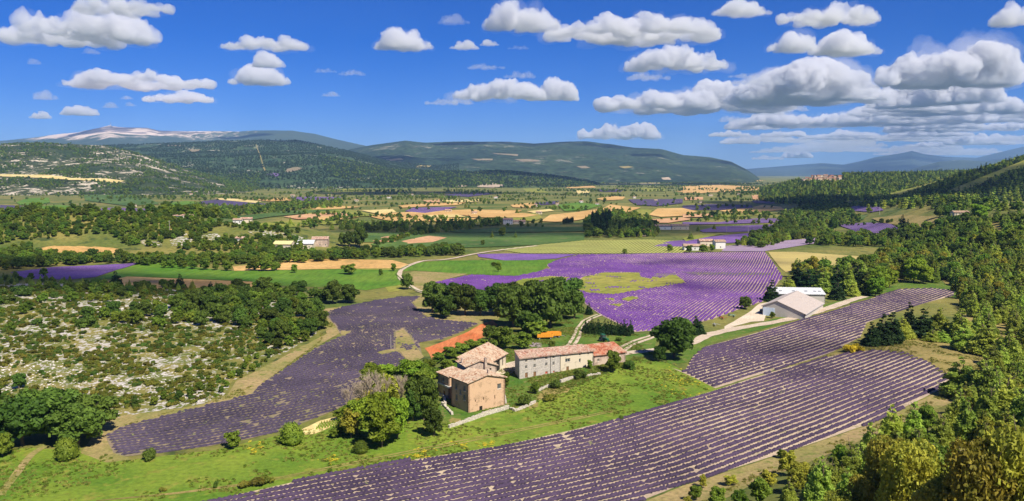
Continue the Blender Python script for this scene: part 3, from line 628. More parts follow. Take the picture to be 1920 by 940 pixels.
# ------------------------------------------------------------------ plants
def leaf_mat(name, c, c2, trans=0.25, var=0.35):
    m = M(name); oi = m.n.new('ShaderNodeObjectInfo'); v = m.coord('Object')
    n = m.noise(v, 0.55, 3, 0.6); nf = m.noise(v, 5.0, 2, 0.6)
    col = m.mix(m.ramp(n, [(0.35, 0.0), (0.65, 1.0)]), c, c2)
    col = m.mix(m.ramp(nf, [(0.45, 0.0), (0.75, 0.5)]), col, tuple(min(1, x * 1.7) for x in c2))
    h = m.n.new('ShaderNodeHueSaturation'); m.link(col, h.inputs['Color'])
    m.link(m.math('MULTIPLY_ADD', oi.outputs['Random'], 0.045, 0.478), h.inputs['Hue'])
    m.link(m.math('MULTIPLY_ADD', m.math('FRACT', m.math('MULTIPLY', oi.outputs['Random'], 7.31)), var * 2, 1 - var), h.inputs['Value'])
    m.color(h.outputs[0]); m.b.inputs['Roughness'].default_value = 0.6
    t = m.n.new('ShaderNodeBsdfTranslucent'); m.link(h.outputs[0], t.inputs['Color'])
    mx = m.n.new('ShaderNodeMixShader'); mx.inputs[0].default_value = trans
    m.link(m.b.outputs[0], mx.inputs[1]); m.link(t.outputs[0], mx.inputs[2]); m.link(mx.outputs[0], m.n['Material Output'].inputs[0])
    return m.m
BARK = simple('bark', (0.16, 0.12, 0.085), 0.95, 0.35, 4.0, 0.5)
GREYBARK = simple('bare_grey_twigs', (0.40, 0.32, 0.23), 0.9, 0.2, 2.0)
LF = {
 'oak': leaf_mat('oak_leaves', (0.064, 0.112, 0.018), (0.115, 0.180, 0.025), 0.38),
 'bright': leaf_mat('bright_leaves', (0.12, 0.21, 0.016), (0.23, 0.33, 0.028), 0.4),
 'far': leaf_mat('far_forest_leaves', (0.022, 0.044, 0.018), (0.045, 0.075, 0.026)),
 'near': leaf_mat('speckled_leaves', (0.13, 0.17, 0.026), (0.42, 0.38, 0.045), 0.35),
 'lime': leaf_mat('yellowish_leaves', (0.15, 0.17, 0.022), (0.40, 0.38, 0.04), 0.30),
 'pine': leaf_mat('pine_needles', (0.23, 0.31, 0.05), (0.41, 0.48, 0.075), 0.48),
 'darkpine': leaf_mat('dark_needles', (0.020, 0.050, 0.014), (0.035, 0.072, 0.018)),
 'scrub': leaf_mat('scrub_leaves', (0.070, 0.095, 0.014), (0.190, 0.175, 0.022)),
 'hedge': leaf_mat('hedgerow_leaves', (0.095, 0.160, 0.017), (0.19, 0.255, 0.028), 0.38),
 'gold': leaf_mat('yellow_blossom', (0.50, 0.34, 0.02), (0.62, 0.44, 0.03)),
}
def quads(c, nrm, sz, rg, asp=1.0):
    n = len(c); t = np.cross(nrm, rg.normal(size=(n, 3))); t /= np.linalg.norm(t, axis=1)[:, None] + 1e-9
    b = np.cross(nrm, t); b /= np.linalg.norm(b, axis=1)[:, None] + 1e-9; s = sz[:, None]
    v = np.stack([c - t * s * asp - b * s * 0.5, c + t * s * asp - b * s * 0.5, c + t * s * asp * 0.7 + b * s * 0.55, c - t * s * asp * 0.8 + b * s * 0.6], 1)
    return v.reshape(-1, 3), np.arange(n * 4).reshape(-1, 4)
_ico = None
def ico():
    global _ico
    if _ico is None:
        bm = bmesh.new(); bmesh.ops.create_icosphere(bm, subdivisions=2, radius=1)
        _ico = (np.array([v.co for v in bm.verts]), np.array([[v.index for v in f.verts] for f in bm.faces])); bm.free()
    return _ico
def crown_geo(seed, clumps, nleaf, leaf, core=0.78, asp=1.0, flat=0.6):
    """clumps: (n,4) centre and radius; small leaf faces over and through each clump, and a lumpy inner mass"""
    rg = np.random.default_rng(seed); cl = np.asarray(clumps, float)
    w = cl[:, 3] ** 2; k = rg.choice(len(cl), nleaf, p=w / w.sum())
    d = rg.normal(size=(nleaf, 3)); d /= np.linalg.norm(d, axis=1)[:, None]; d[:, 2] = np.where(d[:, 2] < -0.45, -d[:, 2], d[:, 2])
    r = cl[k, 3] * rg.uniform(0.72, 1.10, nleaf)
    c = cl[k, :3] + d * r[:, None] * np.array([1, 1, 0.85])
    # drop leaves buried in a neighbour clump
    keep = np.ones(nleaf, bool)
    for q in cl: keep &= ~(np.linalg.norm((c - q[:3]) / np.array([1, 1, 0.85]), axis=1) < q[3] * 0.70)
    c = c[keep]; d = d[keep]
    nr = d * flat + rg.normal(size=d.shape) * 0.55; nr /= np.linalg.norm(nr, axis=1)[:, None]
    v, f = quads(c, nr, leaf * rg.uniform(0.6, 1.25, len(c)), rg, asp)
    tri = np.vstack([f[:, [0, 1, 2]], f[:, [0, 2, 3]]])
    V = [v]; T = [tri]; o = len(v)
    if core:
        iv, if_ = ico()
        for q in cl:
            b = iv * (1 + rg.uniform(-0.13, 0.10, (len(iv), 1))) * q[3] * core * np.array([1, 1, 0.85]) + q[:3]
            V.append(b); T.append(if_ + o); o += len(b)
    return np.vstack(V), np.vstack(T)
def limbs(seed, H, r, n, spread, z0, ztop):
    rg = random.Random(seed); b = MB()
    p = Vector((0, 0, -0.6)); R = r
    for i in range(4):
        q = Vector((rg.uniform(-.04, .04) * H, rg.uniform(-.04, .04) * H, ztop * (i + 1) / 4)); b.tube(p, q, R, R * 0.78, 7); p = q; R *= 0.78
    for i in range(n):
        a = 2 * math.pi * i / n + rg.uniform(-.4, .4); z = z0 + (ztop - z0) * (i + rg.random()) / n
        s = Vector((0, 0, z)); e = s + Vector((math.cos(a) * spread * rg.uniform(.6, 1), math.sin(a) * spread * rg.uniform(.6, 1), H * 0.18 * rg.uniform(.6, 1.4)))
        m = (s + e) / 2 + Vector((0, 0, -0.03 * H)); b.tube(s, m, r * 0.42, r * 0.3, 5); b.tube(m, e, r * 0.3, r * 0.1, 5)
    return b
def oak_clumps(seed, H, Rr, n, base=0.13):
    rg = random.Random(seed); out = []
    for i in range(n):
        base_ = base; a = i * 2.4 + rg.uniform(-.3, .3); u = (i + .5) / n; zz = base + (1 - base) * (0.12 + 0.76 * u)
        rad = Rr * math.sqrt(max(0.05, 1 - ((zz - (base + .34)) / (0.72)) ** 2)) * rg.uniform(.45, .72)
        if i % 4 == 0: rad *= 0.35
        out.append((math.cos(a) * rad, math.sin(a) * rad, zz * H, Rr * rg.uniform(.26, .42)))
    out.append((0, 0, H * 0.55, Rr * 0.55))
    return out
def pine_clumps(seed, H, Rr, tiers=8, base=0.10, bushy=1.0):
    rg = random.Random(seed); out = []
    for t in range(tiers):
        u = t / (tiers - 1); z = H * (base + (0.95 - base) * u); R = Rr * (1 - u) ** 0.72 * rg.uniform(.82, 1.08) + 0.02 * H; k = max(1, int(round(5.5 * (1 - u) * bushy + 1)))
        for j in range(k):
            a = 2 * math.pi * (j + rg.random() * .7) / k + t; out.append((math.cos(a) * R * .62, math.sin(a) * R * .62, z + rg.uniform(-.02, .03) * H, max(0.035 * H, R * rg.uniform(.32, .5))))
    return out
PROTO = {}
def proto(kind, crown, crown_mat, trunk, trunk_mat=BARK):
    """keeps mesh data for a kind: crown and trunk apart, and one joined mesh for far copies"""
    v, f = crown
    cm = bpy.data.meshes.new(kind + '_crown'); 
    o1 = mesh_obj('crown', v, f, crown_mat); me1 = o1.data; me1.name = kind + '_crown'; bpy.data.objects.remove(o1)
    tv = np.array(trunk.v); tf = trunk.f
    o2 = mesh_obj('trunk', tv, tf, trunk_mat); me2 = o2.data; me2.name = kind + '_trunk'; bpy.data.objects.remove(o2)
    fs = [tuple(x) for x in f.tolist()] + [tuple(i + len(v) for i in x) for x in tf]
    o3 = mesh_obj('whole', np.vstack([v, tv]), fs, None, mats=[crown_mat, trunk_mat], midx=[0] * len(f) + [1] * len(tf)); me3 = o3.data; me3.name = kind; bpy.data.objects.remove(o3)
    bpy.data.meshes.remove(cm)
    PROTO.setdefault(kind, []).append((me1, me2, me3))
for s in range(4):
    H, R = 8.0, [4.3, 3.8, 4.6, 4.0][s]
    proto('oak_tree', crown_geo(100 + s, oak_clumps(s, H, R, 17), 3000, 0.34), LF['oak'], limbs(s, H, 0.32, 6, R * .6, 1.2, 5.5))
    proto('hedge_tree', crown_geo(200 + s, oak_clumps(s + 10, H, R * .9, 14, 0.12), 1700, 0.40), LF['hedge'], limbs(s + 9, H, 0.24, 5, R * .5, 1.0, 5.5))
for s in range(3):
    proto('bright_tree', crown_geo(300 + s, oak_clumps(s + 20, 8, 3.2, 18, 0.12), 3000, 0.27), LF['bright'], limbs(s + 20, 8, 0.2, 6, 2, 1.2, 6))
    proto('lime_tree', crown_geo(320 + s, oak_clumps(s + 24, 8, 3.0, 16, 0.10), 2600, 0.24, 0.55), LF['lime'], limbs(s + 24, 8, 0.16, 7, 2, 1.0, 6))
for s in range(5):
    H, R = 11.0, [3.4, 3.0, 3.8, 3.3, 2.8][s]
    proto('pine_tree', crown_geo(400 + s, pine_clumps(s, H, R, 9), 3000, 0.30, 0.70, 1.3, 0.35), LF['pine'], limbs(s + 30, H, 0.2, 8, R * .55, 1.0, 10))
for s in range(3):
    proto('dark_conifer', crown_geo(450 + s, pine_clumps(s + 9, 11, 2.7, 9, 0.06), 2400, 0.30, 0.75, 1.2, 0.35), LF['darkpine'], limbs(s + 40, 11, 0.2, 6, 1.2, 1.0, 10))
for s in range(2):
    cl = [(0.25 * math.sin(i * 2.3 + s), 0.25 * math.cos(i * 1.7), 1.2 + i * 1.25, 1.15 * math.sin(math.pi * (i + 1.2) / 12.5) + .25) for i in range(12)]
    proto('poplar_tree', crown_geo(470 + s, cl, 1500, 0.34), LF['darkpine'], limbs(s + 50, 15, 0.2, 3, .6, 1.0, 13))
def shrub_clumps(seed, n=7):
    rg = random.Random(seed); return [(rg.uniform(-.75, .75), rg.uniform(-.75, .75), rg.uniform(.35, 1.0), rg.uniform(.38, .62)) for _ in range(n)] + [(0, 0, .6, .7)]
for s in range(4):
    proto('scrub_bush', crown_geo(500 + s, shrub_clumps(s), 620, 0.13, 0.8), LF['scrub'], limbs(s + 60, 1.2, 0.05, 4, .5, .1, .8))
    proto('dark_bush', crown_geo(520 + s, shrub_clumps(s + 5), 700, 0.13, 0.8), LF['oak'], limbs(s + 64, 1.2, 0.05, 4, .5, .1, .8))
proto('round_bush', crown_geo(540, [(0, 0, 0.85, 0.95), (0.3, 0, 0.5, .8), (-.3, .1, .5, .8), (0, -.3, .5, .8), (0, .1, 1.2, .72)], 1900, 0.075, 0.9), LF['hedge'], limbs(70, 1.2, 0.05, 4, .5, .1, .8))
proto('yellow_bush', crown_geo(541, shrub_clumps(30, 9), 900, 0.10, 0.7), LF['gold'], limbs(71, 1.2, 0.05, 4, .5, .1, .8))
for s in range(2):      # close trees by the viewpoint, with leaves one can tell apart
    proto('leafy_oak', crown_geo(560 + s, oak_clumps(s + 70, 8, 3.6, 60, 0.05), 12000, 0.165, 0.45, 1.0, 0.1), LF['near'], limbs(s + 80, 8, 0.16, 10, 2.4, 1.0, 6.5))
    proto('near_pine', crown_geo(570 + s, pine_clumps(s + 60, 11, 3.4, 13, 0.05, 1.3), 13000, 0.15, 0.55, 1.7, 0.2), LF['pine'], limbs(s + 90, 11, 0.2, 12, 2.0, 0.8, 10.2))
def bare_tree(seed):
    rg = random.Random(seed); b = MB()
    def grow(p, d, L, r, k):
        q = p + d * L; b.tube(p, q, r, r * 0.62, 4)
        if k == 0: return
        for _ in range(4 if k > 2 else 3):
            nd = (d + Vector((rg.uniform(-.7, .7), rg.uniform(-.7, .7), rg.uniform(-.05, .5)))).normalized(); grow(p + (q - p) * rg.uniform(.55, 1), nd, L * rg.uniform(.55, .8), max(r * 0.55, 0.02), k - 1)
    grow(Vector((0, 0, -.4)), Vector((0, 0, 1)), 2.6, 0.16, 5); return b
BARE = []
for s in range(3):
    b = bare_tree(s); BARE.append(b)

gh0 = lambda x, y: float(ground_h(np.array([x]), np.array([y]))[0])
POOL = []         # every plant: kind, position, scale, rotation, label, group, hand placed
def add(kind, p, sc, label, group=None, must=False, sxy=1.0, name=None):
    POOL.append([kind, tuple(p), sc, random.uniform(0, 6.283), label, group, must, sxy, name])
BASEH = {'hill_tree': 8.0, 'oak_tree': 8.0, 'hedge_tree': 8.0, 'bright_tree': 8.0, 'lime_tree': 8.0, 'pine_tree': 11.3, 'dark_conifer': 11.3, 'poplar_tree': 15.6, 'scrub_bush': 1.5, 'dark_bush': 1.5, 'round_bush': 1.75, 'yellow_bush': 1.5, 'leafy_oak': 8.0, 'near_pine': 11.3}
BASEW = {'oak_tree': 8.6, 'hedge_tree': 7.6, 'bright_tree': 6.6, 'lime_tree': 6.2, 'pine_tree': 6.4, 'dark_conifer': 5.2, 'poplar_tree': 2.8, 'scrub_bush': 2.2, 'dark_bush': 2.2, 'round_bush': 2.1, 'yellow_bush': 2.2, 'leafy_oak': 7.4, 'near_pine': 6.6}
def place(kind, px, py, wpx, hpx, label, group=None, H=ground_h):
    """one plant whose foot is at (px, py) and which covers wpx by hpx of the photograph"""
    p = P1(px, py, H); ppm = F / (p.y * CA - (p.z - EYE) * SA); h = hpx / ppm * 0.98; w = wpx / ppm
    add(kind, p, h / BASEH[kind], label, group, True, (w / BASEW[kind]) / (h / BASEH[kind]))
# --- singled-out plants
place('oak_tree', 45, 836, 115, 88, 'broad dark oak at the bottom left edge of the rocky scrub, leftmost of its clump')
place('oak_tree', 92, 822, 110, 92, 'dark oak in the middle of the big clump at lower left below the white rocks')
place('oak_tree', 145, 838, 105, 80, 'dark oak at the right front of the clump by the left lavender field')
place('oak_tree', 170, 812, 90, 70, 'dark oak at the right rear of the big lower left clump against the white rocks')
place('oak_tree', 2, 815, 80, 75, 'dark oak cut by the left frame edge, behind the big lower left clump')
place('round_bush', 125, 861, 46, 40, 'light green bush in front of the big dark oak clump at lower left')
place('hedge_tree', 5, 856, 44, 45, 'small green tree at the bottom left frame edge on the meadow')
place('dark_bush', 276, 863, 26, 25, 'small round tree with dark foliage on the meadow just below the left lavender field')
place('hedge_tree', 437, 840, 32, 32, 'small tree with a bare trunk standing alone below the left lavender field')
place('round_bush', 547, 832, 48, 40, 'dense dome shaped bush on the meadow beside the small vegetable garden')
place('dark_bush', 405, 916, 9, 18, 'tiny upright sapling on the lower meadow near the near lavender field')
place('scrub_bush', 306, 921, 14, 8, 'small brownish tuft at the lower edge of the meadow, left of the sapling')
for x, y, w, h in ((455, 914, 26, 12), (478, 911, 30, 15), (500, 905, 26, 14)): place('scrub_bush', x, y, w, h, 'low dark scrub at the bottom left of the near lavender field', 'low scrub at the meadow edge')
place('dark_bush', 1165, 787, 12, 9, 'tiny dark bush at the top edge of the near lavender field below the long farmhouse')
place('dark_bush', 618, 886, 10, 8, 'tiny dark tuft on the meadow edge above the bottom of the near lavender field')
# clump left of the farm
place('bright_tree', 715, 838, 82, 92, 'large bright green tree at the front of the clump left of the farmhouse')
place('bright_tree', 668, 815, 60, 68, 'light green tree at the left front of the clump left of the farmhouse')
place('bright_tree', 745, 822, 60, 80, 'green tree at the front right of the clump left of the farmhouse')
place('lime_tree', 658, 822, 46, 60, 'yellowish green tree at the left end of the clump left of the farmhouse')
place('lime_tree', 735, 760, 54, 62, 'yellow green tree behind the bare grey trees in the farmhouse clump')
place('bright_tree', 700, 735, 60, 52, 'light green tree at the upper left of the farmhouse clump against the lavender')
place('bright_tree', 706, 800, 60, 70, 'fresh green tree at the centre front of the farmhouse clump'); place('bright_tree', 778, 733, 54, 46, 'fresh green tree at the top right of the clump by the annex roof'); place('bright_tree', 728, 722, 50, 40, 'fresh green tree farthest back in the clump left of the farmhouse')
place('bright_tree', 765, 730, 64, 58, 'bright green tree at the top of the farmhouse clump')
place('lime_tree', 688, 780, 46, 52, 'pale yellow green tree between the bare grey trees by the farmhouse')
place('oak_tree', 795, 788, 62, 80, 'tall dark tree in the clump immediately left of the farmhouse')
place('oak_tree', 813, 818, 46, 56, 'dark tree at the right front of the clump nearest the farmhouse corner')
place('hedge_tree', 796, 745, 50, 56, 'green tree touching the left annex of the farmhouse')
place('hedge_tree', 790, 712, 40, 34, 'green tree at the top right of the farmhouse clump')
place('oak_tree', 775, 790, 40, 60, 'dark tree in shade between the bright front tree and the farmhouse')
place('round_bush', 676, 849, 30, 22, 'low rounded bush at the foot of the farmhouse clump on the meadow')
for x, y, w, h in ((625, 822, 20, 20), (640, 815, 26, 28), (640, 790, 30, 26)): place('hedge_tree', x, y, w, h, 'small shrub at the left end of the farmhouse tree clump', 'small shrubs by the vegetable garden')
# hedge behind the farm
for i, (x, y, w, h) in enumerate(((805, 690, 34, 26), (822, 678, 32, 28), (845, 668, 34, 30), (866, 660, 32, 28), (884, 652, 30, 24), (905, 648, 30, 22), (838, 690, 30, 26), (815, 708, 34, 30), (785, 702, 34, 28), (860, 676, 26, 20))):
    place('hedge_tree', x, y + 3, w, h * .72, 'green bush in the hedge between farmhouse and red soil', 'hedge behind the farmhouse')
GR = [('hedge_tree', 940, 655, 48, 44, 'rounded tree behind the barn roof at the left of the farm lawn'), ('hedge_tree', 982, 655, 40, 34, 'rounded tree on the farm lawn just right of the barn roof'), ('oak_tree', 918, 640, 30, 30, 'tree at the right end of the red soil strip'),
 ('hedge_tree', 1008, 632, 44, 30, 'pale green tree in front of the big dark grove near the orange wagons'),
 ('oak_tree', 812, 588, 42, 50, 'tree at the left end of the dark grove above the left lavender field'), ('oak_tree', 835, 597, 40, 34, 'small separate tree in front of the left end of the dark grove'),
 ('oak_tree', 845, 580, 44, 42, 'dark tree second from the left in the grove'), ('oak_tree', 872, 592, 44, 48, 'dark tree in the left part of the grove'), ('oak_tree', 900, 592, 42, 40, 'dark tree left of the middle of the grove'),
 ('oak_tree', 928, 592, 44, 48, 'dark tree near the middle of the grove'), ('oak_tree', 962, 612, 62, 62, 'big dark oak at the middle front of the grove'), ('oak_tree', 958, 585, 54, 45, 'dark oak at the middle rear of the grove'),
 ('oak_tree', 1000, 600, 66, 60, 'large dark oak in the right half of the grove'), ('oak_tree', 1030, 615, 72, 74, 'largest dark oak at the front right of the grove'), ('oak_tree', 1055, 590, 66, 56, 'large dark oak at the right rear of the grove'),
 ('oak_tree', 1022, 580, 60, 46, 'dark oak at the top rear of the grove against the lavender'), ('oak_tree', 1076, 598, 42, 46, 'dark oak at the right end of the grove beside the track'), ('oak_tree', 990, 625, 40, 34, 'dark oak low at the front of the grove'),
 ('dark_conifer', 1104, 590, 14, 24, 'small dark conifer at the bend of the track right of the grove'), ('hedge_tree', 1035, 657, 19, 19, 'small round tree alone on the lawn below the orange wagons'),
 ('oak_tree', 1262, 672, 84, 74, 'large dark round tree beside the fork of the farm track'), ('oak_tree', 1285, 645, 50, 48, 'dark tree behind the large round tree at the track fork'), ('oak_tree', 1236, 678, 24, 28, 'small tree tucked left below the large round tree at the track fork'),
 ('dark_conifer', 1305, 626, 32, 36, 'dark conifer right of the large round tree beside the track'), ('oak_tree', 1397, 580, 26, 24, 'round dark bush at the edge of the purple field near the warehouse'),
 ('dark_conifer', 1447, 565, 30, 42, 'tall dark conifer standing left behind the white roofed warehouse'), ('pine_tree', 1460, 592, 13, 26, 'small conifer in front of the warehouse door'), ('pine_tree', 1475, 594, 9, 18, 'smaller conifer before the warehouse front, right of the door'),
 ('hedge_tree', 1448, 597, 12, 12, 'low shrub at the foot of the warehouse door'),
 ('hedge_tree', 1150, 698, 34, 40, 'leafy tree against the front of the red roofed farm wing'), ('dark_bush', 1180, 692, 24, 18, 'dark bush at the right end of the red roofed farm wing'),
 ('bright_tree', 1106, 692, 12, 18, 'slender young tree against the long farmhouse facade'), ('dark_bush', 1087, 711, 22, 20, 'rounded bush by the low stone wall below the long farmhouse'),
 ('dark_bush', 1042, 728, 20, 20, 'round bush on the lawn below the middle of the long farmhouse'), ('hedge_tree', 1003, 739, 19, 22, 'small round headed tree below the left end of the long farmhouse'),
 ('dark_bush', 986, 762, 24, 24, 'whitish flowering bush at the end of the low stone wall'), ('scrub_bush', 1034, 752, 26, 12, 'low sprawling bush on the dry patch below the long farmhouse'), ('hedge_tree', 948, 728, 18, 30, 'shrub growing against the right side of the tall farmhouse block'),
 ('hedge_tree', 1136, 655, 12, 16, 'small dark tree in front of the green tractor'), ('dark_bush', 1160, 640, 12, 9, 'small bush on the lawn right of the tractor'),
 ('oak_tree', 763, 543, 27, 30, 'round tree beside the bend of the gravel road'), ('hedge_tree', 655, 515, 28, 20, 'round bush standing alone in the green field left of the road'), ('hedge_tree', 738, 509, 13, 15, 'small round topped tree at the top of the gravel road'),
 ('hedge_tree', 714, 517, 10, 13, 'small bush between the green field and the gravel road'), ('hedge_tree', 552, 512, 16, 17, 'round bush on the edge of the stubble strip in the green field'),
 ('dark_conifer', 218, 537, 24, 30, 'pointed dark fir standing at the corner of the left lavender strip'), ('dark_conifer', 338, 541, 20, 28, 'pointed fir among scrub in front of the orange stubble strip'), ('dark_conifer', 320, 541, 13, 18, 'small fir left of the pointed fir by the stubble strip'), ('dark_conifer', 395, 543, 12, 16, 'small fir at the right of the stubble strip'), ('dark_conifer', 408, 544, 14, 14, 'stout small fir at the right end of the stubble strip'),
 ('hedge_tree', 82, 518, 14, 16, 'small light tree on the lavender strip at the far left'), ('bright_tree', 1836, 412, 36, 30, 'bright green tree right beside the lone house on the right hillside'), ('oak_tree', 1780, 410, 28, 26, 'dark tree just left of the lone house on the right hillside'), ('oak_tree', 1762, 408, 22, 20, 'tree left of the pair by the lone hillside house'),
 ('oak_tree', 1562, 434, 17, 26, 'upright dark tree at the left tip of the small lavender field'), ('dark_conifer', 1692, 424, 14, 22, 'dark tree on the track right of the small lavender field'), ('dark_conifer', 1702, 430, 12, 20, 'small dark tree right of the small lavender field'),
 ('yellow_bush', 1594, 661, 26, 16, 'golden flowering bush at the edge of the dry meadow'), ('yellow_bush', 1608, 659, 22, 14, 'golden flowering bush right of its twin at the edge of the dry meadow'),
 ('hedge_tree', 560, 480, 20, 22, 'tree in the hedge left of the roofs at mid left'), ('oak_tree', 675, 465, 32, 42, 'tall dark tree standing in the shaded green field'), ('oak_tree', 655, 464, 24, 30, 'dark tree left of the tall one in the shaded green field'), ('oak_tree', 642, 462, 16, 26, 'dark tree leftmost of three in the shaded green field'),
 ('hedge_tree', 905, 460, 9, 10, 'small tree alone in the shaded green field'), ('hedge_tree', 1171, 476, 10, 10, 'small bush alone on the yellow green rows'), ('hedge_tree', 1256, 472, 14, 14, 'rounded tree left of the white farm cottages'), ('hedge_tree', 935, 510, 14, 20, 'bush in the middle of the bright green field'), ('hedge_tree', 926, 500, 12, 9, 'small bush at the head of the short hedge in the bright green field'),
 ]
for k, x, y, w, h, l in GR:
    s_ = 1.22 if 'grove' in l and 'front of the big' not in l and k == 'oak_tree' else 1.0; place(k, x, y, w * s_, h * s_, l)
for i in range(15): place('dark_conifer', 1098 + i * 6, 622 + (i % 2) * 4 + i * 0.3, 14, 24 + (i * 7) % 5, 'dark conifer in the clipped row behind the tractor', 'row of conifers behind the tractor')
for i, (x, y, w, h) in enumerate(((307, 503, 14, 14), (322, 503, 18, 17), (343, 504, 20, 16), (362, 505, 20, 16), (384, 506, 26, 22), (405, 507, 16, 18), (427, 508, 22, 20), (476, 508, 28, 22), (497, 509, 30, 26), (517, 508, 22, 18))):
    place('hedge_tree', x, y, w, h, 'pale green round bush in the broken row across the green field', 'row of bushes across the green field')
for x, y, w, h in ((495, 553, 40, 34), (545, 553, 24, 18), (562, 553, 30, 26), (625, 570, 42, 44), (655, 568, 42, 34), (605, 566, 30, 24), (590, 560, 26, 20)): place('oak_tree', x, y, w, h, 'dark round tree between the scrubland and the green field', 'tree line above the scrubland')
# right side: pines and trees that stand out
PN = [(1634, 648, 34, 48), (1655, 646, 38, 62), (1672, 642, 42, 60), (1704, 622, 30, 58), (1690, 634, 36, 44), (1730, 632, 48, 56), (1760, 632, 46, 60), (1800, 640, 50, 66), (1748, 640, 30, 24), (1766, 640, 34, 22), (1806, 656, 46, 54), (1850, 664, 60, 60), (1890, 690, 60, 80), (1800, 745, 68, 82), (1845, 750, 70, 90), (1885, 790, 66, 96), (1735, 790, 30, 40)]
for i, (x, y, w, h) in enumerate(PN): place('dark_conifer' if i in (0, 1, 2, 3, 5) else 'pine_tree', x, y, w, h, 'pine beside the dry meadow on the right', 'pines around the dry meadow')
PW = [(1495, 540, 34, 50), (1478, 548, 30, 34), (1515, 545, 46, 40), (1545, 548, 40, 48), (1568, 550, 34, 56), (1590, 552, 36, 64), (1607, 550, 36, 56), (1625, 552, 32, 46), (1570, 562, 30, 36), (1600, 556, 22, 30), (1530, 540, 36, 38)]
for i, (x, y, w, h) in enumerate(PW): place('pine_tree' if i % 2 else 'dark_conifer', x, y, w, h, 'tall conifer in the belt behind the warehouse', 'conifers behind the warehouse')
for x, y, w, h in ((1648, 552, 44, 52), (1668, 540, 34, 36), (1640, 556, 36, 36), (1712, 530, 48, 46), (1730, 532, 40, 38)): place('bright_tree', x, y, w, h, 'rounded light green tree above the far lavender arm', 'light trees by the far lavender arm')
NB = [('near_pine', 1538, 936, 60, 85), ('near_pine', 1592, 930, 66, 105), ('near_pine', 1478, 955, 40, 60), ('near_pine', 1765, 860, 66, 90), ('near_pine', 1740, 905, 60, 80)]
for k, x, y, w, h in NB: place(k, x, y, w, h, 'young pine below the right end of the near lavender field', 'young pines at lower right')
for x, y, w, h in ((1660, 985, 100, 170), (1700, 1010, 120, 190), (1760, 1080, 130, 190), (1830, 1090, 150, 270), (1900, 1080, 170, 290), (1930, 1000, 120, 200), (1790, 1010, 110, 140), (1870, 960, 90, 140), (1620, 1000, 80, 110), (1575, 1010, 80, 90), (1745, 960, 70, 90), (1905, 930, 90, 130)):
    place('leafy_oak', x, y, w, h, 'leafy yellow green tree in the bottom right corner', 'leafy trees on the near slope')
for x, y, w, h in ((1318, 915, 18, 26), (1303, 938, 24, 30), (1345, 950, 40, 40), (1385, 960, 36, 44), (1425, 945, 44, 50), (1440, 915, 40, 34), (1465, 860, 18, 18), (1500, 905, 50, 40), (1290, 955, 24, 24), (1370, 910, 30, 20)):
    place('hedge_tree' if x % 2 else 'lime_tree', x, y, w, h, 'low bush below the bottom edge of the near lavender field', 'bushes on the near verge')
for x, y, w, h, s in ((694, 800, 46, 112, 0), (716, 772, 36, 84, 1), (752, 772, 30, 80, 2), (655, 780, 34, 66, 1), (676, 770, 30, 64, 2)):
    p = P1(x, y); ppm = F / p.y; me = None
    o = mesh_obj('bare_tree', BARE[s].v, BARE[s].f, GREYBARK); hh = max(v[2] for v in BARE[s].v); k = h / ppm / hh
    o.location = p; o.scale = (k * .72, k * .72, k); o.rotation_euler[2] = x
    tag(o, 'leafless grey tree in the clump left of the farmhouse', 'tree', 'bare grey trees by the farmhouse')

for i, (x, h) in enumerate(((1116, 40), (1121, 46), (1126, 43), (1131, 36), (1138, 30), (1162, 30), (1194, 26))): place('poplar_tree', x, 441 + i % 2, 7, h, 'tall pointed poplar in front of the dense valley grove', 'poplars of the dense valley grove')
for i in range(8): place('poplar_tree', 1056 + i * 2.6, 421 - i * .2, 3.4, 12 + (i * 5) % 4, 'small pointed poplar of the short row left of the dense grove', 'short row of poplars')
for i in range(6): place('poplar_tree', 1331 + i * 2.5, 407, 3.2, 11 + (i * 3) % 4, 'small poplar of the short row near the upper lavender strips', 'poplars near the upper lavender')
place('hedge_tree', 1292, 474, 16, 14, 'bushy tree in front of the left white cottage'); place('hedge_tree', 1318, 474, 18, 16, 'round tree in front of the low white cottage'); place('hedge_tree', 1335, 472, 12, 14, 'bush between the white cottages by the striped lavender')
# --- scattered plants by area
def scatter(poly_px, spacing, kinds, size, label, group, H=ground_h, dens=None, jitter=0.8, keep=1.0, far=False, avoid=(), dmax=1e9):
    q = densify(poly_px, 20); w = P(q[:, 0], q[:, 1], H); lo = w[:, :2].min(0) - spacing; hi = w[:, :2].max(0) + spacing
    gx, gy = np.meshgrid(np.arange(lo[0], hi[0], spacing), np.arange(lo[1], hi[1], spacing)); x = gx.ravel(); y = gy.ravel()
    x = x + RNG.uniform(-.5, .5, len(x)) * spacing * jitter; y = y + RNG.uniform(-.5, .5, len(y)) * spacing * jitter
    k = (y > 20) & (y < dmax); x = x[k]; y = y[k]
    z = H(x, y); px, py = to_px(x, y, z); k = inside(poly_px, px, py) & (px > -60) & (px < 1990); x = x[k]; y = y[k]; z = z[k]; px = px[k]; py = py[k]
    k = RNG.random(len(x)) < keep
    if dens is not None: k &= dens(x, y)
    for a in avoid: k &= ~inside(a, px, py)
    x = x[k]; y = y[k]; z = z[k]
    for i in range(len(x)):
        h = random.uniform(*size); kd = random.choice(kinds)
        add(kd, (x[i], y[i], z[i] - 0.1), h / BASEH[kd], label, group, False, random.uniform(0.85, 1.2))
SPARSE = lambda sc, th, seed: (lambda x, y: fbm(x / sc, y / sc, seed, 3) > th)
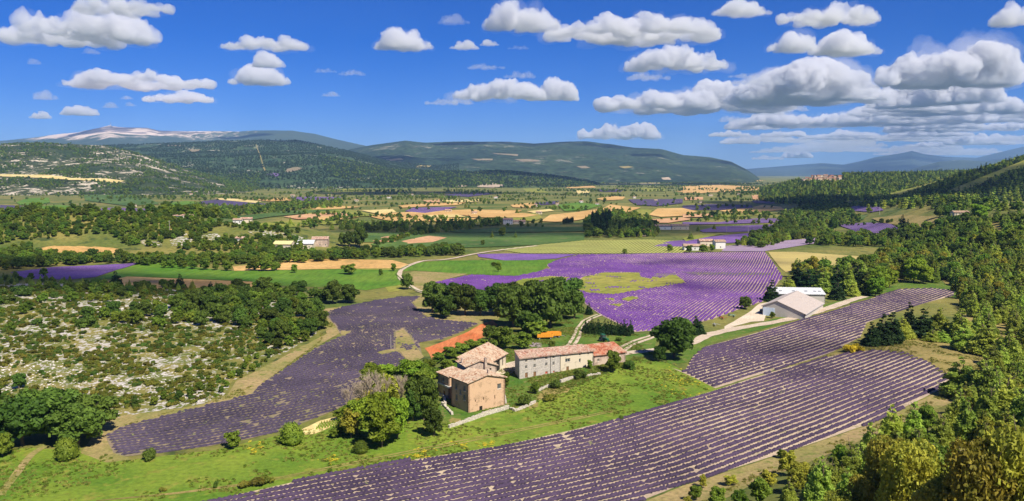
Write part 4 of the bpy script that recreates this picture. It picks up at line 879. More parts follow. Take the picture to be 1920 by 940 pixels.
# rocky scrubland
SC = C4((-60,170),(500,175),(1200,185),(1400,200),(1740,290),(1720,430),(1500,570),(1280,680),(1220,780),(1040,820),(700,870),(600,900),(-60,900))
scatter(SC, 7.0, ['oak_tree', 'hedge_tree', 'oak_tree'], (2.5, 5.0), 'dark evergreen shrub oak scattered over the rocky scrubland', 'shrub oaks on the scrubland', dens=SPARSE(38, 0.60, 12))
scatter(C4((480,330),(900,290),(1250,200),(1450,170),(1640,230),(1760,300),(1800,380),(1740,460),(1560,520),(1400,520),(1440,430),(1200,380),(900,420),(640,400)), 7.5, ['oak_tree', 'oak_tree', 'hedge_tree'], (3.5, 7.5), 'dark oak in the belt crossing the scrubland towards the left lavender field', 'oak belt across the scrubland')
scatter(C4((1100,700),(1300,600),(1480,540),(1520,580),(1290,700),(1230,770),(1120,800),(1000,800),(700,850),(700,820),(980,770)), 4.5, ['hedge_tree', 'hedge_tree', 'oak_tree'], (1.2, 2.8), 'low leafy bush along the lower edge of the scrubland', 'bushes at the scrubland edge')
scatter(C4((-40,110),(500,150),(620,165),(1300,180),(1300,205),(560,200),(-40,160)), 7, ['dark_conifer', 'dark_conifer', 'dark_conifer', 'oak_tree'], (2.0, 5.0), 'dark conifer in the row along the top of the scrubland', 'conifers above the scrubland')
scatter(C4((-60,180),(300,190),(340,330),(700,330),(700,400),(300,420),(-60,420)), 6.5, ['oak_tree', 'dark_bush'], (2.5, 5), 'dark evergreen shrub oak scattered over the rocky scrubland', 'shrub oaks on the scrubland', keep=.3)
scatter(SC, 1.75, ['scrub_bush', 'scrub_bush', 'scrub_bush', 'dark_bush'], (0.5, 1.6), 'small rounded scrub bush between pale rocks', 'scrub bushes between the rocks', dens=SPARSE(7, 0.45, 14), keep=.75)
# right forest
scatter([(1800,560),(1830,640),(1860,660),(1850,700),(1800,735),(1790,790),(1700,830),(1640,845),(1560,880),(1480,945),(1560,965),(1960,965),(1960,440),(1900,470),(1800,500),(1760,520)], 6.0, ['pine_tree'], (6, 11.5), 'bushy light green pine in the forest on the right side', 'pines of the right forest', keep=.6, dens=lambda x, y: y > 75)
scatter([(1480,500),(1580,510),(1640,490),(1700,465),(1500,460),(1440,462),(1400,455),(1490,440),(1560,445),(1640,450),(1760,425),(1830,415),(1960,410),(1960,560),(1830,580),(1790,535),(1690,528),(1600,545),(1560,530),(1500,540)], 6.2, ['pine_tree', 'pine_tree', 'pine_tree', 'hedge_tree', 'lime_tree'], (6, 11), 'bushy light green pine in the forest on the right side', 'pines of the right forest', keep=.66, avoid=[FIELDS[6][2], FIELDS[5][2]])
scatter([(1480,955),(1440,900),(1560,862),(1700,815),(1790,770),(1960,720),(1960,965)], 5.5, ['pine_tree', 'hedge_tree', 'lime_tree'], (3, 7), 'mixed young growth on the near slope at lower right', 'young growth on the near slope', keep=.42, dens=lambda x, y: y > 75)
# hedges and woods of the middle ground
scatter([(-40,485),(0,478),(300,488),(560,482),(860,470),(870,480),(700,485),(560,495),(300,500),(200,494),(-40,510)], 6.5, ['hedge_tree', 'hedge_tree', 'oak_tree', 'bright_tree'], (5, 8), 'green tree of the thick hedgerow crossing the plain below the knoll', 'hedgerow below the knoll')
scatter([(-40,400),(100,396),(300,402),(420,420),(560,435),(590,460),(560,480),(480,478),(240,462),(200,440),(60,450),(60,490),(-40,490)], 5.2, ['hedge_tree', 'hedge_tree', 'bright_tree', 'hedge_tree'], (2.8, 6.2), 'green oak on the wooded knoll at mid left', 'trees on the wooded knoll', dens=SPARSE(30, 0.36, 19), avoid=[C1((160,790),(300,770),(560,775),(680,790),(600,820),(400,830),(220,825)), C1((740,745),(880,740),(900,765),(820,770)), C1((930,740),(1000,715),(1060,735),(1040,770),(950,768)), C1((1100,715),(1200,700),(1230,740),(1150,750))])
scatter([(1500,390),(1580,380),(1620,420),(1500,440),(1420,455),(1380,465),(1440,430)], 9, ['hedge_tree', 'oak_tree', 'dark_conifer'], (6, 10), 'dark tree among the fields left of the right hillside', 'trees below the right hillside', keep=.6, avoid=[FIELDS[k][2] for k in (17, 18)])
scatter([(1380,462),(1440,440),(1540,436),(1570,440),(1480,452),(1430,466)], 8, ['hedge_tree', 'pine_tree'], (5, 8), 'green tree on the tongue of scrub between lavender fields', 'trees between the upper lavender fields')
scatter(C2((1340,640),(1400,600),(1500,590),(1600,600),(1700,625),(1760,690),(1740,725),(1340,725)), 8.5, ['oak_tree', 'dark_conifer', 'poplar_tree'], (6, 10.5), 'dark tree in the dense grove with poplars in the middle of the valley', 'dense valley grove')
scatter(C2((1380,690),(1395,690),(1480,690),(1480,640),(1380,650)), 9, ['poplar_tree'], (17, 21), 'tall pointed poplar at the left of the dense valley grove', 'poplars of the valley grove', keep=.6)
scatter(C2((-20,640),(0,650),(160,650),(330,650),(560,655),(780,640),(880,630),(900,645),(780,665),(620,690),(480,695),(300,695),(100,690),(0,690)), 9, ['oak_tree', 'dark_conifer'], (5, 8.5), 'dark tree in the shaded belt across the middle of the valley', 'shaded tree belt', keep=.7)
scatter(C2((180,760),(380,700),(500,690),(520,697),(400,715),(220,770)), 6, ['hedge_tree'], (3, 5), 'tree of the hedge slanting across the shaded fields', 'slanting hedge')
scatter(C1((820,590),(1000,585),(1200,575),(1500,555),(1640,540),(1880,530),(1880,560),(1600,575),(1300,610),(1150,620),(900,612)), 12, ['oak_tree', 'hedge_tree', 'dark_conifer'], (8, 13), 'dark tree in the woods beyond the knoll', 'woods beyond the knoll', keep=.75)
VAL = [(0,345),(500,340),(1430,340),(1500,355),(1620,375),(1480,400),(1400,450),(1250,455),(900,470),(700,440),(500,420),(300,395),(0,395)]
scatter(VAL, 26, ['oak_tree', 'hedge_tree', 'dark_conifer'], (6, 10), 'distant tree', 'distant trees', dens=lambda x, y: (np.abs(fbm(x / 260, y / 160, 31, 3) - 0.5) < 0.010), jitter=0.9)
rh = random.Random(21)
for i in range(110):          # hedge lines and lane-side rows between the valley fields
    y = 343 + 78 * rh.random() ** 1.5; x0 = rh.uniform(-60, 1450); ln = rh.uniform(50, 330) * (0.5 + (y - 343) / 120); sl = rh.uniform(-.045, .045); y1 = y + sl * ln
    a = P1(x0, y); b = P1(x0 + ln, y1); L_ = (b - a).length
    if L_ > 2500: continue
    n_ = int(L_ / rh.uniform(8, 13)); kd = rh.choice(['oak_tree', 'hedge_tree', 'oak_tree']); hh = rh.uniform(4.5, 8)
    for j in range(n_):
        if rh.random() < .22: continue
        q = a.lerp(b, (j + rh.random() * .6) / max(1, n_)); add(kd, (q.x, q.y + rh.uniform(-4, 4), gh0(q.x, q.y)), hh * rh.uniform(.6, 1.3) / BASEH[kd], 'tree in a hedge line among the valley fields', 'hedge lines of the valley', False, 1.2)
scatter([(0,350),(500,343),(1430,340),(1500,352),(1400,368),(1000,372),(500,378),(0,372)], 26, ['oak_tree', 'hedge_tree'], (6, 10), 'distant tree', 'distant trees', dens=SPARSE(260, 0.60, 37))
PLANTLAB = {'oak_tree': 'tree', 'hedge_tree': 'tree', 'bright_tree': 'tree', 'lime_tree': 'tree', 'pine_tree': 'pine', 'dark_conifer': 'conifer', 'poplar_tree': 'poplar', 'scrub_bush': 'bush', 'dark_bush': 'bush', 'round_bush': 'bush', 'yellow_bush': 'bush', 'leafy_oak': 'tree', 'near_pine': 'pine'}
FAM = {'oak_tree': 'broadleaf', 'hedge_tree': 'broadleaf', 'bright_tree': 'broadleaf', 'lime_tree': 'broadleaf', 'leafy_oak': 'broadleaf', 'poplar_tree': 'broadleaf', 'pine_tree': 'conifer', 'near_pine': 'conifer', 'dark_conifer': 'conifer', 'scrub_bush': 'bush', 'dark_bush': 'bush', 'round_bush': 'bush', 'yellow_bush': 'bush'}
NAME = {'oak_tree': 'oak_tree', 'hedge_tree': 'leafy_tree', 'bright_tree': 'leafy_tree', 'lime_tree': 'leafy_tree', 'leafy_oak': 'leafy_tree', 'poplar_tree': 'poplar_tree', 'pine_tree': 'pine_tree', 'near_pine': 'pine_tree', 'dark_conifer': 'dark_conifer', 'scrub_bush': 'bush', 'dark_bush': 'bush', 'round_bush': 'round_bush', 'yellow_bush': 'yellow_bush'}
def app(e): return BASEH[e[0]] * e[2] / max(e[1][1], 20) + (10 if e[6] else 0)
def in_view(e):
    h = BASEH[e[0]] * e[2]; px, py = to_px(e[1][0], e[1][1], e[1][2] + h * .6); _, pt = to_px(e[1][0], e[1][1], e[1][2] + h)
    return -10 < px < 1930 and pt < 930
def where(e, lab, grp):
    px, py = to_px(*e[1]); D = e[1][1]
    if grp == 'pines of the right forest':
        w = ('at the frame edge below the hillside house' if px > 1830 and py < 520 else 'between the golden rows and the hillside house' if py < 500 else 'above the tip of the far lavender arm' if px > 1600 and py < 560 else 'behind the warehouse' if py < 565
             else 'beside the end of the far lavender arm' if py < 640 else 'right of the dry meadow' if py < 730 else 'below the rounded end of the near lavender field' if px > 1740 and py < 850 else 'along the lower edge of the near lavender field')
        return 'bushy light green pine ' + w, grp + ' ' + w
    if grp == 'scrub bushes between the rocks':
        w = 'low on the slope near the big oak clump' if px < 260 and py > 660 else 'near the left lavender field' if px > 420 else 'in the middle of the scrubland' if py > 600 else 'at the top of the scrubland'
        return lab + ' ' + w, grp + ' ' + w
    if grp == 'oak belt across the scrubland':
        w = ', right end against the field' if px > 480 else ', middle part' if px > 300 else ', left part'
        return lab.replace(' towards the left lavender field', '') + w, grp + w
    return lab, grp
REST = {'broadleaf': [], 'conifer': [], 'bush': []}
for fam, lim in (('broadleaf', 300), ('conifer', 300), ('bush', 300)):
    L_ = [e for e in POOL if FAM[e[0]] == fam]; vis = [e for e in L_ if in_view(e) or e[6]]; vis.sort(key=app, reverse=True)
    chosen = vis[:lim]; ids = set(id(e) for e in chosen); REST[fam] = [e for e in L_ if id(e) not in ids]
    for e in chosen:
        k, p, sc, rz, lab, grp, must, sxy, nm = e
        if not must: lab, grp = where(e, lab, grp)
        me = PROTO[k][random.randrange(len(PROTO[k]))]; big = BASEH[k] * sc / max(p[1], 20) * F > 20
        if big:
            r = empty(NAME[k], p, rz, lab, PLANTLAB[k], grp); r.scale = (sc * sxy, sc * sxy, sc)
            for nm_, m_ in (('crown', me[0]), ('trunk', me[1])):
                o = bpy.data.objects.new(nm_, m_); COL.objects.link(o); o.parent = r
        else:
            o = bpy.data.objects.new(NAME[k], me[2]); COL.objects.link(o); o.location = p; o.rotation_euler[2] = rz; o.scale = (sc * sxy, sc * sxy, sc); tag(o, lab, PLANTLAB[k], grp)
print('plants', len(POOL), {k: len(v) for k, v in REST.items()})
# mass vegetation: one object each, instanced on points
def mass(name, pts, scl, kinds_mesh, label, cat):
    pts = np.asarray(pts, float)
    if len(pts) == 0: return
    me = bpy.data.meshes.new(name); me.vertices.add(len(pts)); me.vertices.foreach_set('co', pts.astype(np.float32).ravel())
    for nm, data, tp in (('scl', np.asarray(scl, np.float32), 'FLOAT'), ('rot', RNG.uniform(0, 6.28, len(pts)).astype(np.float32), 'FLOAT')):
        a = me.attributes.new(nm, tp, 'POINT'); a.data.foreach_set('value', data)
    a = me.attributes.new('pick', 'INT', 'POINT'); a.data.foreach_set('value', RNG.integers(0, len(kinds_mesh), len(pts)).astype(np.int32))
    o = bpy.data.objects.new(name, me); COL.objects.link(o); tag(o, label, cat, kind='stuff')
    c = bpy.data.collections.new(name + '_sources')
    for m_ in kinds_mesh: c.objects.link(bpy.data.objects.new(m_.name, m_))
    g = bpy.data.node_groups.new(name + '_nodes', 'GeometryNodeTree'); g.interface.new_socket('Geometry', in_out='INPUT', socket_type='NodeSocketGeometry'); g.interface.new_socket('Geometry', in_out='OUTPUT', socket_type='NodeSocketGeometry')
    N = g.nodes; gi = N.new('NodeGroupInput'); go = N.new('NodeGroupOutput'); ip = N.new('GeometryNodeInstanceOnPoints'); ci = N.new('GeometryNodeCollectionInfo')
    ci.inputs['Collection'].default_value = c; ci.inputs['Separate Children'].default_value = True; ci.inputs['Reset Children'].default_value = True
    def attr(nm, tp):
        a = N.new('GeometryNodeInputNamedAttribute'); a.data_type = tp; a.inputs['Name'].default_value = nm; return [s_ for s_ in a.outputs if s_.enabled][0]
    cx = N.new('ShaderNodeCombineXYZ'); g.links.new(attr('rot', 'FLOAT'), cx.inputs['Z'])
    g.links.new(gi.outputs[0], ip.inputs['Points']); g.links.new(ci.outputs[0], ip.inputs['Instance']); ip.inputs['Pick Instance'].default_value = True
    g.links.new(attr('pick', 'INT'), ip.inputs['Instance Index']); g.links.new(cx.outputs[0], ip.inputs['Rotation']); g.links.new(attr('scl', 'FLOAT'), ip.inputs['Scale'])
    g.links.new(ip.outputs[0], go.inputs[0]); md = o.modifiers.new('scatter', 'NODES'); md.node_group = g
def meshes(*k): return [m[2] for kk in k for m in PROTO[kk]]
R_ = REST['broadleaf']; near_ = [e for e in R_ if e[1][1] < 900]; far_ = [e for e in R_ if e[1][1] >= 900]
lo_tree = []
for s in range(4):
    cl = oak_clumps(s + 40, 8, 3.9, 6, 0.05); 
    proto('small_far_tree', crown_geo(600 + s, cl, 150, 0.9, 0.9), LF['oak' if s % 2 else 'hedge'], limbs(s + 100, 8, 0.25, 2, 1, 1, 4))
    proto('hill_tree', crown_geo(640 + s, cl, 120, 0.9, 0.9), LF['far'], limbs(s + 100, 8, 0.25, 2, 1, 1, 4))
    proto('small_far_conifer', crown_geo(620 + s, pine_clumps(s + 40, 11, 3.0, 5, 0.05), 200, 0.9, 0.9, 1.2), LF['pine' if s % 2 else 'darkpine'], limbs(s + 110, 8, 0.25, 2, 1, 1, 4))
mass('mixed_woodland', [e[1] for e in near_], [e[2] for e in near_], meshes('oak_tree', 'hedge_tree', 'hedge_tree'), 'remaining dark and mid green broadleaf trees of the hedges, knoll and scrub belt', 'woodland')
mass('distant_trees', [e[1] for e in far_], [e[2] for e in far_], meshes('small_far_tree'), 'small far trees and hedges spread over the valley floor fields', 'trees')
mass('pine_forest', [e[1] for e in REST['conifer']], [e[2] for e in REST['conifer']], meshes('pine_tree'), 'light green pine forest filling the right side of the picture', 'forest')
mass('scrub_cover', [e[1] for e in REST['bush']], [e[2] for e in REST['bush']], meshes('scrub_bush', 'dark_bush'), 'low scrub plants covering the rocky ground on the left', 'scrub')
def hill_points(x0, x1, y0, y1, sp, cond):
    gx, gy = np.meshgrid(np.arange(x0, x1, sp), np.arange(y0, y1, sp)); x = gx.ravel() + RNG.uniform(-.5, .5, gx.size) * sp; y = gy.ravel() + RNG.uniform(-.5, .5, gx.size) * sp
    z = all_h(x, y); px, py = to_px(x, y, z); k = (px > -30) & (px < 1960) & cond(x, y, z, px, py); return np.stack([x, y, z - 0.5], 1)[k]
S8, S9, S2_ = LAYERS[7], LAYERS[8], LAYERS[2]
gh = ground_h
hp = hill_points(500, 1500, 880, 1900, 10, lambda x, y, z, px, py: (S9.h(x, y) > gh(x, y) - 3) & (fbm(x / 60, y / 60, 5, 3) > 0.33) & ~inside(SUNLIT_STRIPS[0], px, py) & ~inside(SUNLIT_STRIPS[1], px, py))
mass('spur_forest', hp, RNG.uniform(0.7, 1.25, len(hp)), meshes('small_far_tree', 'small_far_conifer'), 'dark green forest on the spur rising at the right edge', 'forest')
hp = hill_points(450, 2000, 1480, 2900, 13, lambda x, y, z, px, py: (S8.h(x, y) > gh(x, y) - 2) & (S9.h(x, y) < S8.h(x, y) + 4) & ~((px > 1500) & (px < 1580) & (py > 328) & (py < 342)))
mass('ridge_forest', hp, RNG.uniform(0.8, 1.4, len(hp)), meshes('small_far_tree', 'small_far_conifer'), 'dark forest covering the low ridge beyond the village', 'forest')
hp = hill_points(-2600, -900, 2280, 3800, 14, lambda x, y, z, px, py: (S2_.h(x, y) > gh(x, y)) & (fbm(x / 55, y / 55, 51, 4) > 0.40 + 0.10 * (px < 420)) & ~inside(CLEAR_LIT[0][0], px, py))
mass('rocky_hill_forest', hp, RNG.uniform(0.7, 1.3, len(hp)), meshes('small_far_tree'), 'dark trees dotted thickly over the rocky hill at the left', 'forest')
hp = hill_points(-3400, 100, 3250, 6300, 21, lambda x, y, z, px, py: (LAYERS[1].h(x, y) > gh(x, y)) & (LAYERS[1].h(x, y) > LAYERS[2].h(x, y) + 5) & (px < 860) & (fbm(x / 160, y / 160, 57, 4) > 0.40) & ~inside(CLEAR_LIT[4][0], px, py) & ~inside(CLEAR_LIT[2][0], px, py) & ~inside(CLEAR_LIT[1][0], px, py))
mass('rear_hill_forest', hp, RNG.uniform(0.8, 1.5, len(hp)), meshes('hill_tree'), 'dark forest over the smooth hill below the bare mountain', 'forest')
hp = hill_points(-1300, 800, 3350, 4900, 19, lambda x, y, z, px, py: (LAYERS[4].h(x, y) > gh(x, y)) & (fbm(x / 120, y / 120, 59, 4) > 0.42))
mass('low_hill_forest', hp, RNG.uniform(1.0, 1.9, len(hp)), meshes('hill_tree', 'small_far_tree'), 'green forest over the low hill in the middle distance', 'forest')
hp = hill_points(380, 1000, 700, 1500, 11, lambda x, y, z, px, py: inside([(1500,352),(1590,345),(1700,365),(1960,395),(1960,412),(1830,398),(1700,392),(1600,388),(1480,378)], px, py))
mass('footslope_forest', hp, RNG.uniform(0.7, 1.2, len(hp)), meshes('small_far_tree', 'small_far_conifer'), 'dark forest at the foot of the right hills', 'forest')
# ------------------------------------------------------------------ buildings
def wall_mat(name, a, b, c, sc=1.6, patch=0.5):
    m = M(name); v = m.coord('Object'); br = m.voro(m.mapping(v, (1, 1, 2.0)), 2.6, 'Color'); n = m.noise(v, 0.45, 4, 0.6); nf = m.noise(v, sc * 3, 4, 0.7)
    sx = m.n.new('ShaderNodeSeparateColor'); m.link(br, sx.inputs[0])
    stone = m.mix(sx.outputs[0], tuple(x * 0.62 for x in a), a); col = m.mix(m.ramp(n, [(patch - .04, 0.0), (patch + .04, 1.0)]), stone, m.mix(nf, b, c))
    m.color(col); m.bump(nf, 0.6, 0.06); return m.m
W_OCHRE = wall_mat('ochre_render', (0.54, 0.36, 0.22), (0.50, 0.31, 0.18), (0.66, 0.46, 0.30), 1.6, 0.45)
W_STONE = wall_mat('grey_rubble_stone', (0.54, 0.49, 0.43), (0.38, 0.34, 0.29), (0.60, 0.53, 0.44), 1.6, 0.62)
W_CREAM = wall_mat('cream_render', (0.54, 0.46, 0.34), (0.58, 0.49, 0.36), (0.64, 0.56, 0.42), 1.6, 0.38)
W_PINK = wall_mat('pinkish_wall', (0.48, 0.36, 0.28), (0.50, 0.38, 0.30), (0.56, 0.44, 0.34), 1.6, 0.5)
W_WHITE = simple('white_paint', (0.70, 0.68, 0.62), 0.8, 0.06, 1.0)
DARK = simple('dark_opening', (0.025, 0.022, 0.02), 0.6, 0.2, 2)
GLASS = simple('window_glass', (0.05, 0.065, 0.075), 0.12, 0.15, 1, spec=0.6)
FRAMEM = simple('pale_stone_trim', (0.62, 0.55, 0.45), 0.8, 0.12, 3)
WOOD = simple('brown_wood', (0.22, 0.12, 0.06), 0.8, 0.3, 4)
REDW = simple('red_shutter_paint', (0.42, 0.08, 0.035), 0.6, 0.15, 3)
def tile_mat(name, stops):
    m = M(name); v = m.coord('Object'); br = m.voro(m.mapping(v, (2.6, 1.9, 1.9)), 1.0, 'Color'); s = m.n.new('ShaderNodeSeparateColor'); m.link(br, s.inputs[0])
    col = m.ramp(s.outputs[0], stops); n = m.noise(v, 0.35, 3); col = m.mix(m.ramp(n, [(0.45, 0.0), (0.62, 0.55)]), col, (0.50, 0.41, 0.30)); m.color(col); m.b.inputs['Roughness'].default_value = 0.9
    return m.m
T_OLD = tile_mat('weathered_roof_tiles', [(0.0, (0.20, 0.09, 0.05)), (0.3, (0.40, 0.25, 0.16)), (0.65, (0.54, 0.42, 0.30)), (0.85, (0.34, 0.26, 0.19)), (1.0, (0.44, 0.23, 0.15))])
T_PINK = tile_mat('pink_grey_roof_tiles', [(0.0, (0.20, 0.09, 0.06)), (0.35, (0.48, 0.27, 0.19)), (0.65, (0.62, 0.48, 0.38)), (0.85, (0.36, 0.24, 0.18)), (1.0, (0.48, 0.19, 0.12))])
T_RED = tile_mat('red_roof_tiles', [(0.0, (0.26, 0.07, 0.04)), (0.5, (0.44, 0.15, 0.08)), (1.0, (0.50, 0.27, 0.17))])
def roof_plane(e0, e1, r1, r0, step=0.42, thick=0.18):
    """one tiled slope between eave e0-e1 and ridge r0-r1: rows of rounded tiles in stepped courses"""
    e0, e1, r1, r0 = map(Vector, (e0, e1, r1, r0)); b = MB(); n = ((e1 - e0).cross(r0 - e0)).normalized()
    if n.z < 0: n = -n
    L = (e1 - e0).length; k = max(2, int(L / step)); H = ((r0 + r1) / 2 - (e0 + e1) / 2).length; c = max(2, int(H / 0.55))
    vs = []; rg = random.Random(int(L * 100))
    for j in range(c + 1):
        for rep in ((0,) if j in (0, c) else (0, 1)):
            v = j / c; lift = 0.05 if (rep == 1 or j == 0) else 0.0
            for i in range(2 * k + 1):
                u = i / (2 * k); p = (e0 * (1 - u) + e1 * u) * (1 - v) + (r0 * (1 - u) + r1 * u) * v
                vs.append(p + n * (thick + lift + (0.09 if i % 2 else 0.0) + rg.uniform(-.02, .02)))
    nr = len(vs) // (2 * k + 1); b.v = [tuple(p) for p in vs]; b.f = [tuple(int(q) for q in f) for f in grid_faces(nr, 2 * k + 1)]
    m = len(b.v); b.v += [tuple(p) for p in (e0, e1, r1, r0)] + [tuple(p + n * thick) for p in (e0, e1, r1, r0)]
    b.f += [(m, m + 3, m + 2, m + 1), (m, m + 1, m + 5, m + 4), (m + 1, m + 2, m + 6, m + 5), (m + 2, m + 3, m + 7, m + 6), (m + 3, m, m + 4, m + 7)]
    return b
class Bld:
    def __init__(s, name, loc, rz, label, cat, group=None): s.r = empty(name, loc, rz, label, cat, group)
    def wall(s, a, b, z0, za, zb, mat, holes=(), peak=None, th=0.45, label=None, winmat=GLASS, top=None):
        """wall from a to b seen from its right-hand side; holes (u0,u1,z0,z1,kind)"""
        a = Vector((*a, 0)); b = Vector((*b, 0)); L = (b - a).length; t = (b - a).normalized(); n = Vector((t.y, -t.x, 0))
        zt = min(za, zb); xs = sorted({0, L} | {h[0] for h in holes} | {h[1] for h in holes}); zs = sorted({z0, zt} | {h[2] for h in holes} | {h[3] for h in holes}); m = MB()
        def P3(u, d, z): q = a + t * u - n * d; return (q.x, q.y, z)
        def pr(outline, d0=0.0, d1=th):
            k = len(outline); m.poly([P3(u, d0, z) for u, z in outline] + [P3(u, d1, z) for u, z in outline], [tuple(range(k)), tuple(range(2 * k - 1, k - 1, -1))] + [(i, i + k, (i + 1) % k + k, (i + 1) % k) for i in range(k)])
        for i in range(len(xs) - 1):
            for j in range(len(zs) - 1):
                cx, cz = (xs[i] + xs[i + 1]) / 2, (zs[j] + zs[j + 1]) / 2
                if any(h[0] < cx < h[1] and h[2] < cz < h[3] for h in holes): continue
                pr([(xs[i], zs[j]), (xs[i + 1], zs[j]), (xs[i + 1], zs[j + 1]), (xs[i], zs[j + 1])])
        topo = [(0, zt), (L, zt), (L, zb)] + ([(peak[0], peak[1])] if peak else []) + [(0, za)]
        q = []; 
        for p in topo:
            if not q or (abs(p[0] - q[-1][0]) + abs(p[1] - q[-1][1])) > 1e-4: q.append(p)
        if abs(q[0][0] - q[-1][0]) + abs(q[0][1] - q[-1][1]) < 1e-4: q.pop()
        if len(q) > 2: pr(q)
        o = m.build('wall', mat, s.r); 
        if label: o['label'] = label
        for h in holes:
            u0, u1, h0, h1 = h[:4]; kd = h[4] if len(h) > 4 else 'window'
            def bx(mm, ua, ub, da, db, za_, zb_):
                mm.poly([P3(u, d, z) for z in (za_, zb_) for u, d in ((ua, da), (ub, da), (ub, db), (ua, db))], [(3, 2, 1, 0), (4, 5, 6, 7), (0, 1, 5, 4), (1, 2, 6, 5), (2, 3, 7, 6), (3, 0, 4, 7)])
            w = MB(); f = 0.09
            if kd in ('door', 'shutter', 'gate'):
                bx(w, u0 + .01, u1 - .01, .16, .24, h0 + .01, h1 - .01); nn = max(2, int((u1 - u0) / .25))
                for q_ in range(nn): bx(w, u0 + .03 + (u1 - u0 - .06) * q_ / nn, u0 + .01 + (u1 - u0 - .06) * (q_ + 1) / nn, .12, .16, h0 + .03, h1 - .03)
                w.build('door' if kd != 'shutter' else 'shutter', {'door': WOOD, 'shutter': REDW, 'gate': DARK}[kd], s.r)
            elif kd == 'hole':
                bx(w, u0 + .01, u1 - .01, .3, .4, h0 + .01, h1 - .01); w.build('opening', DARK, s.r)
            else:
                bx(w, u0 + .01, u0 + f, .14, .24, h0 + .01, h1 - .01); bx(w, u1 - f, u1 - .01, .14, .24, h0 + .01, h1 - .01); bx(w, u0 + f, u1 - f, .14, .24, h0 + .01, h0 + f); bx(w, u0 + f, u1 - f, .14, .24, h1 - f, h1 - .01)
                if u1 - u0 > .7: bx(w, (u0 + u1) / 2 - .035, (u0 + u1) / 2 + .035, .14, .22, h0 + f, h1 - f)
                bx(w, u0 - .1, u1 + .1, -.08, .1, h0 - .12, h0 - .003)
                wf = w.build('window', FRAMEM, s.r); g = MB(); bx(g, u0 + f, u1 - f, .25, .28, h0 + f, h1 - f); g.build('pane', winmat, wf)
        return o
    def roof(s, *pl, mat=T_OLD, thick=0.16, step=0.42):
        for p in pl: roof_plane(*p, thick=thick, step=step).build('roof', mat, s.r)
    def box(s, name, x0, x1, y0, y1, z0, z1, mat):
        b = MB(); b.box(x0, x1, y0, y1, z0, z1); return b.build(name, mat, s.r)
def chimney(B, x, y, z0, z1, w=0.55):
    b = MB(); b.box(x - w / 2, x + w / 2, y - w / 2, y + w / 2, z0, z1); b.box(x - w / 2 - .08, x + w / 2 + .08, y - w / 2 - .08, y + w / 2 + .08, z1 + .003, z1 + .13); b.box(x - w / 3, x + w / 3, y - w / 3, y + w / 3, z1 + .133, z1 + .35); b.build('chimney', W_PINK, B.r)
R34 = math.radians(34)
gz = lambda x, y: float(ground_h(np.array([x]), np.array([y]))[0])
# tall block, four square, nearest the viewer
def at_px(px, py): p = P1(px, py); return (p.x, p.y, p.z)
z = gz(-12, 215)
B = Bld('farmhouse_block', (-11.8, 211.7, z), math.radians(36), 'tall ochre rendered farmhouse block with a tiled gable roof, nearest of the farm buildings', 'farmhouse')
L, D, E, PK = 12.2, 8.6, 8.2, 9.5
B.wall((0, 0), (L, 0), -1.5, E, E - .2, W_OCHRE, [(9.6, 10.9, 5.0, 6.5), (3.6, 4.6, -0.2, 1.2, 'gate'), (2.2, 2.45, 2.6, 3.3, 'hole'), (4.9, 5.15, 2.7, 3.5, 'hole'), (8.6, 8.85, 2.4, 3.5, 'hole')], peak=(L * .5, PK))
B.wall((0, D), (0, 0), -1.5, E, E, W_OCHRE, [(2.0, 3.0, 5.2, 6.8), (6.2, 7.2, 5.6, 7.0), (6.2, 7.2, 3.0, 4.6), (2.2, 3.2, 2.2, 3.8), (4.3, 5.2, 4.2, 5.6)])
B.wall((L, 0), (L, D), -1.5, E - .2, E - .2, W_OCHRE); B.wall((L, D), (0, D), -1.5, E - .2, E, W_OCHRE, peak=(L * .5, PK))
o = .45; B.roof(((-o, -o, E - .12), (-o, D + o, E - .12), (L * .5, D + o, PK), (L * .5, -o, PK)), ((L + o, D + o, E - .32), (L + o, -o, E - .32), (L * .5, -o, PK), (L * .5, D + o, PK)))
chimney(B, L * .62, 1.4, 8.8, 10.4)
bt = MB(); bt.prism([(L + .01, -1), (L + 1.6, -1), (L + .9, 2.5), (L + .01, 4.2)], 1.0, 3.4); bt.build('buttress', W_STONE, B.r)
# middle house behind it
B = Bld('middle_house', (-13.4, 230.0, gz(-13, 230)), math.radians(24), 'middle farmhouse with small square and round windows behind the tall ochre block', 'farmhouse')
L, D, E, PK = 9.6, 7.6, 8.0, 9.3
B.wall((0, 0), (L, 0), -1.5, E, E - .5, W_PINK, [(2.3, 2.95, 5.9, 6.9), (5.3, 5.8, 6.0, 6.5, 'hole'), (7.4, 8.0, 6.2, 6.8, 'hole')], peak=(L * .45, PK)); B.wall((0, D), (0, 0), -1.5, E, E, W_STONE, [(1.5, 2.3, 5.6, 6.9), (4.8, 5.6, 5.4, 6.9), (4.8, 5.6, 2.6, 4.0)])
B.wall((L, 0), (L, D), -1.5, E - .5, E - .5, W_PINK); B.wall((L, D), (0, D), -1.5, E - .5, E, W_PINK, peak=(L * .55, PK))
B.roof(((-o, -o, E - .12), (-o, D + o, E - .12), (L * .45, D + o, PK), (L * .45, -o, PK)), ((L + o, D + o, E - .62), (L + o, -o, E - .62), (L * .45, -o, PK), (L * .45, D + o, PK)), mat=T_OLD)
chimney(B, L * .62, -.45, 4.0, 10.0, .7); chimney(B, .2, 3.8, 8, 9.6, .5)
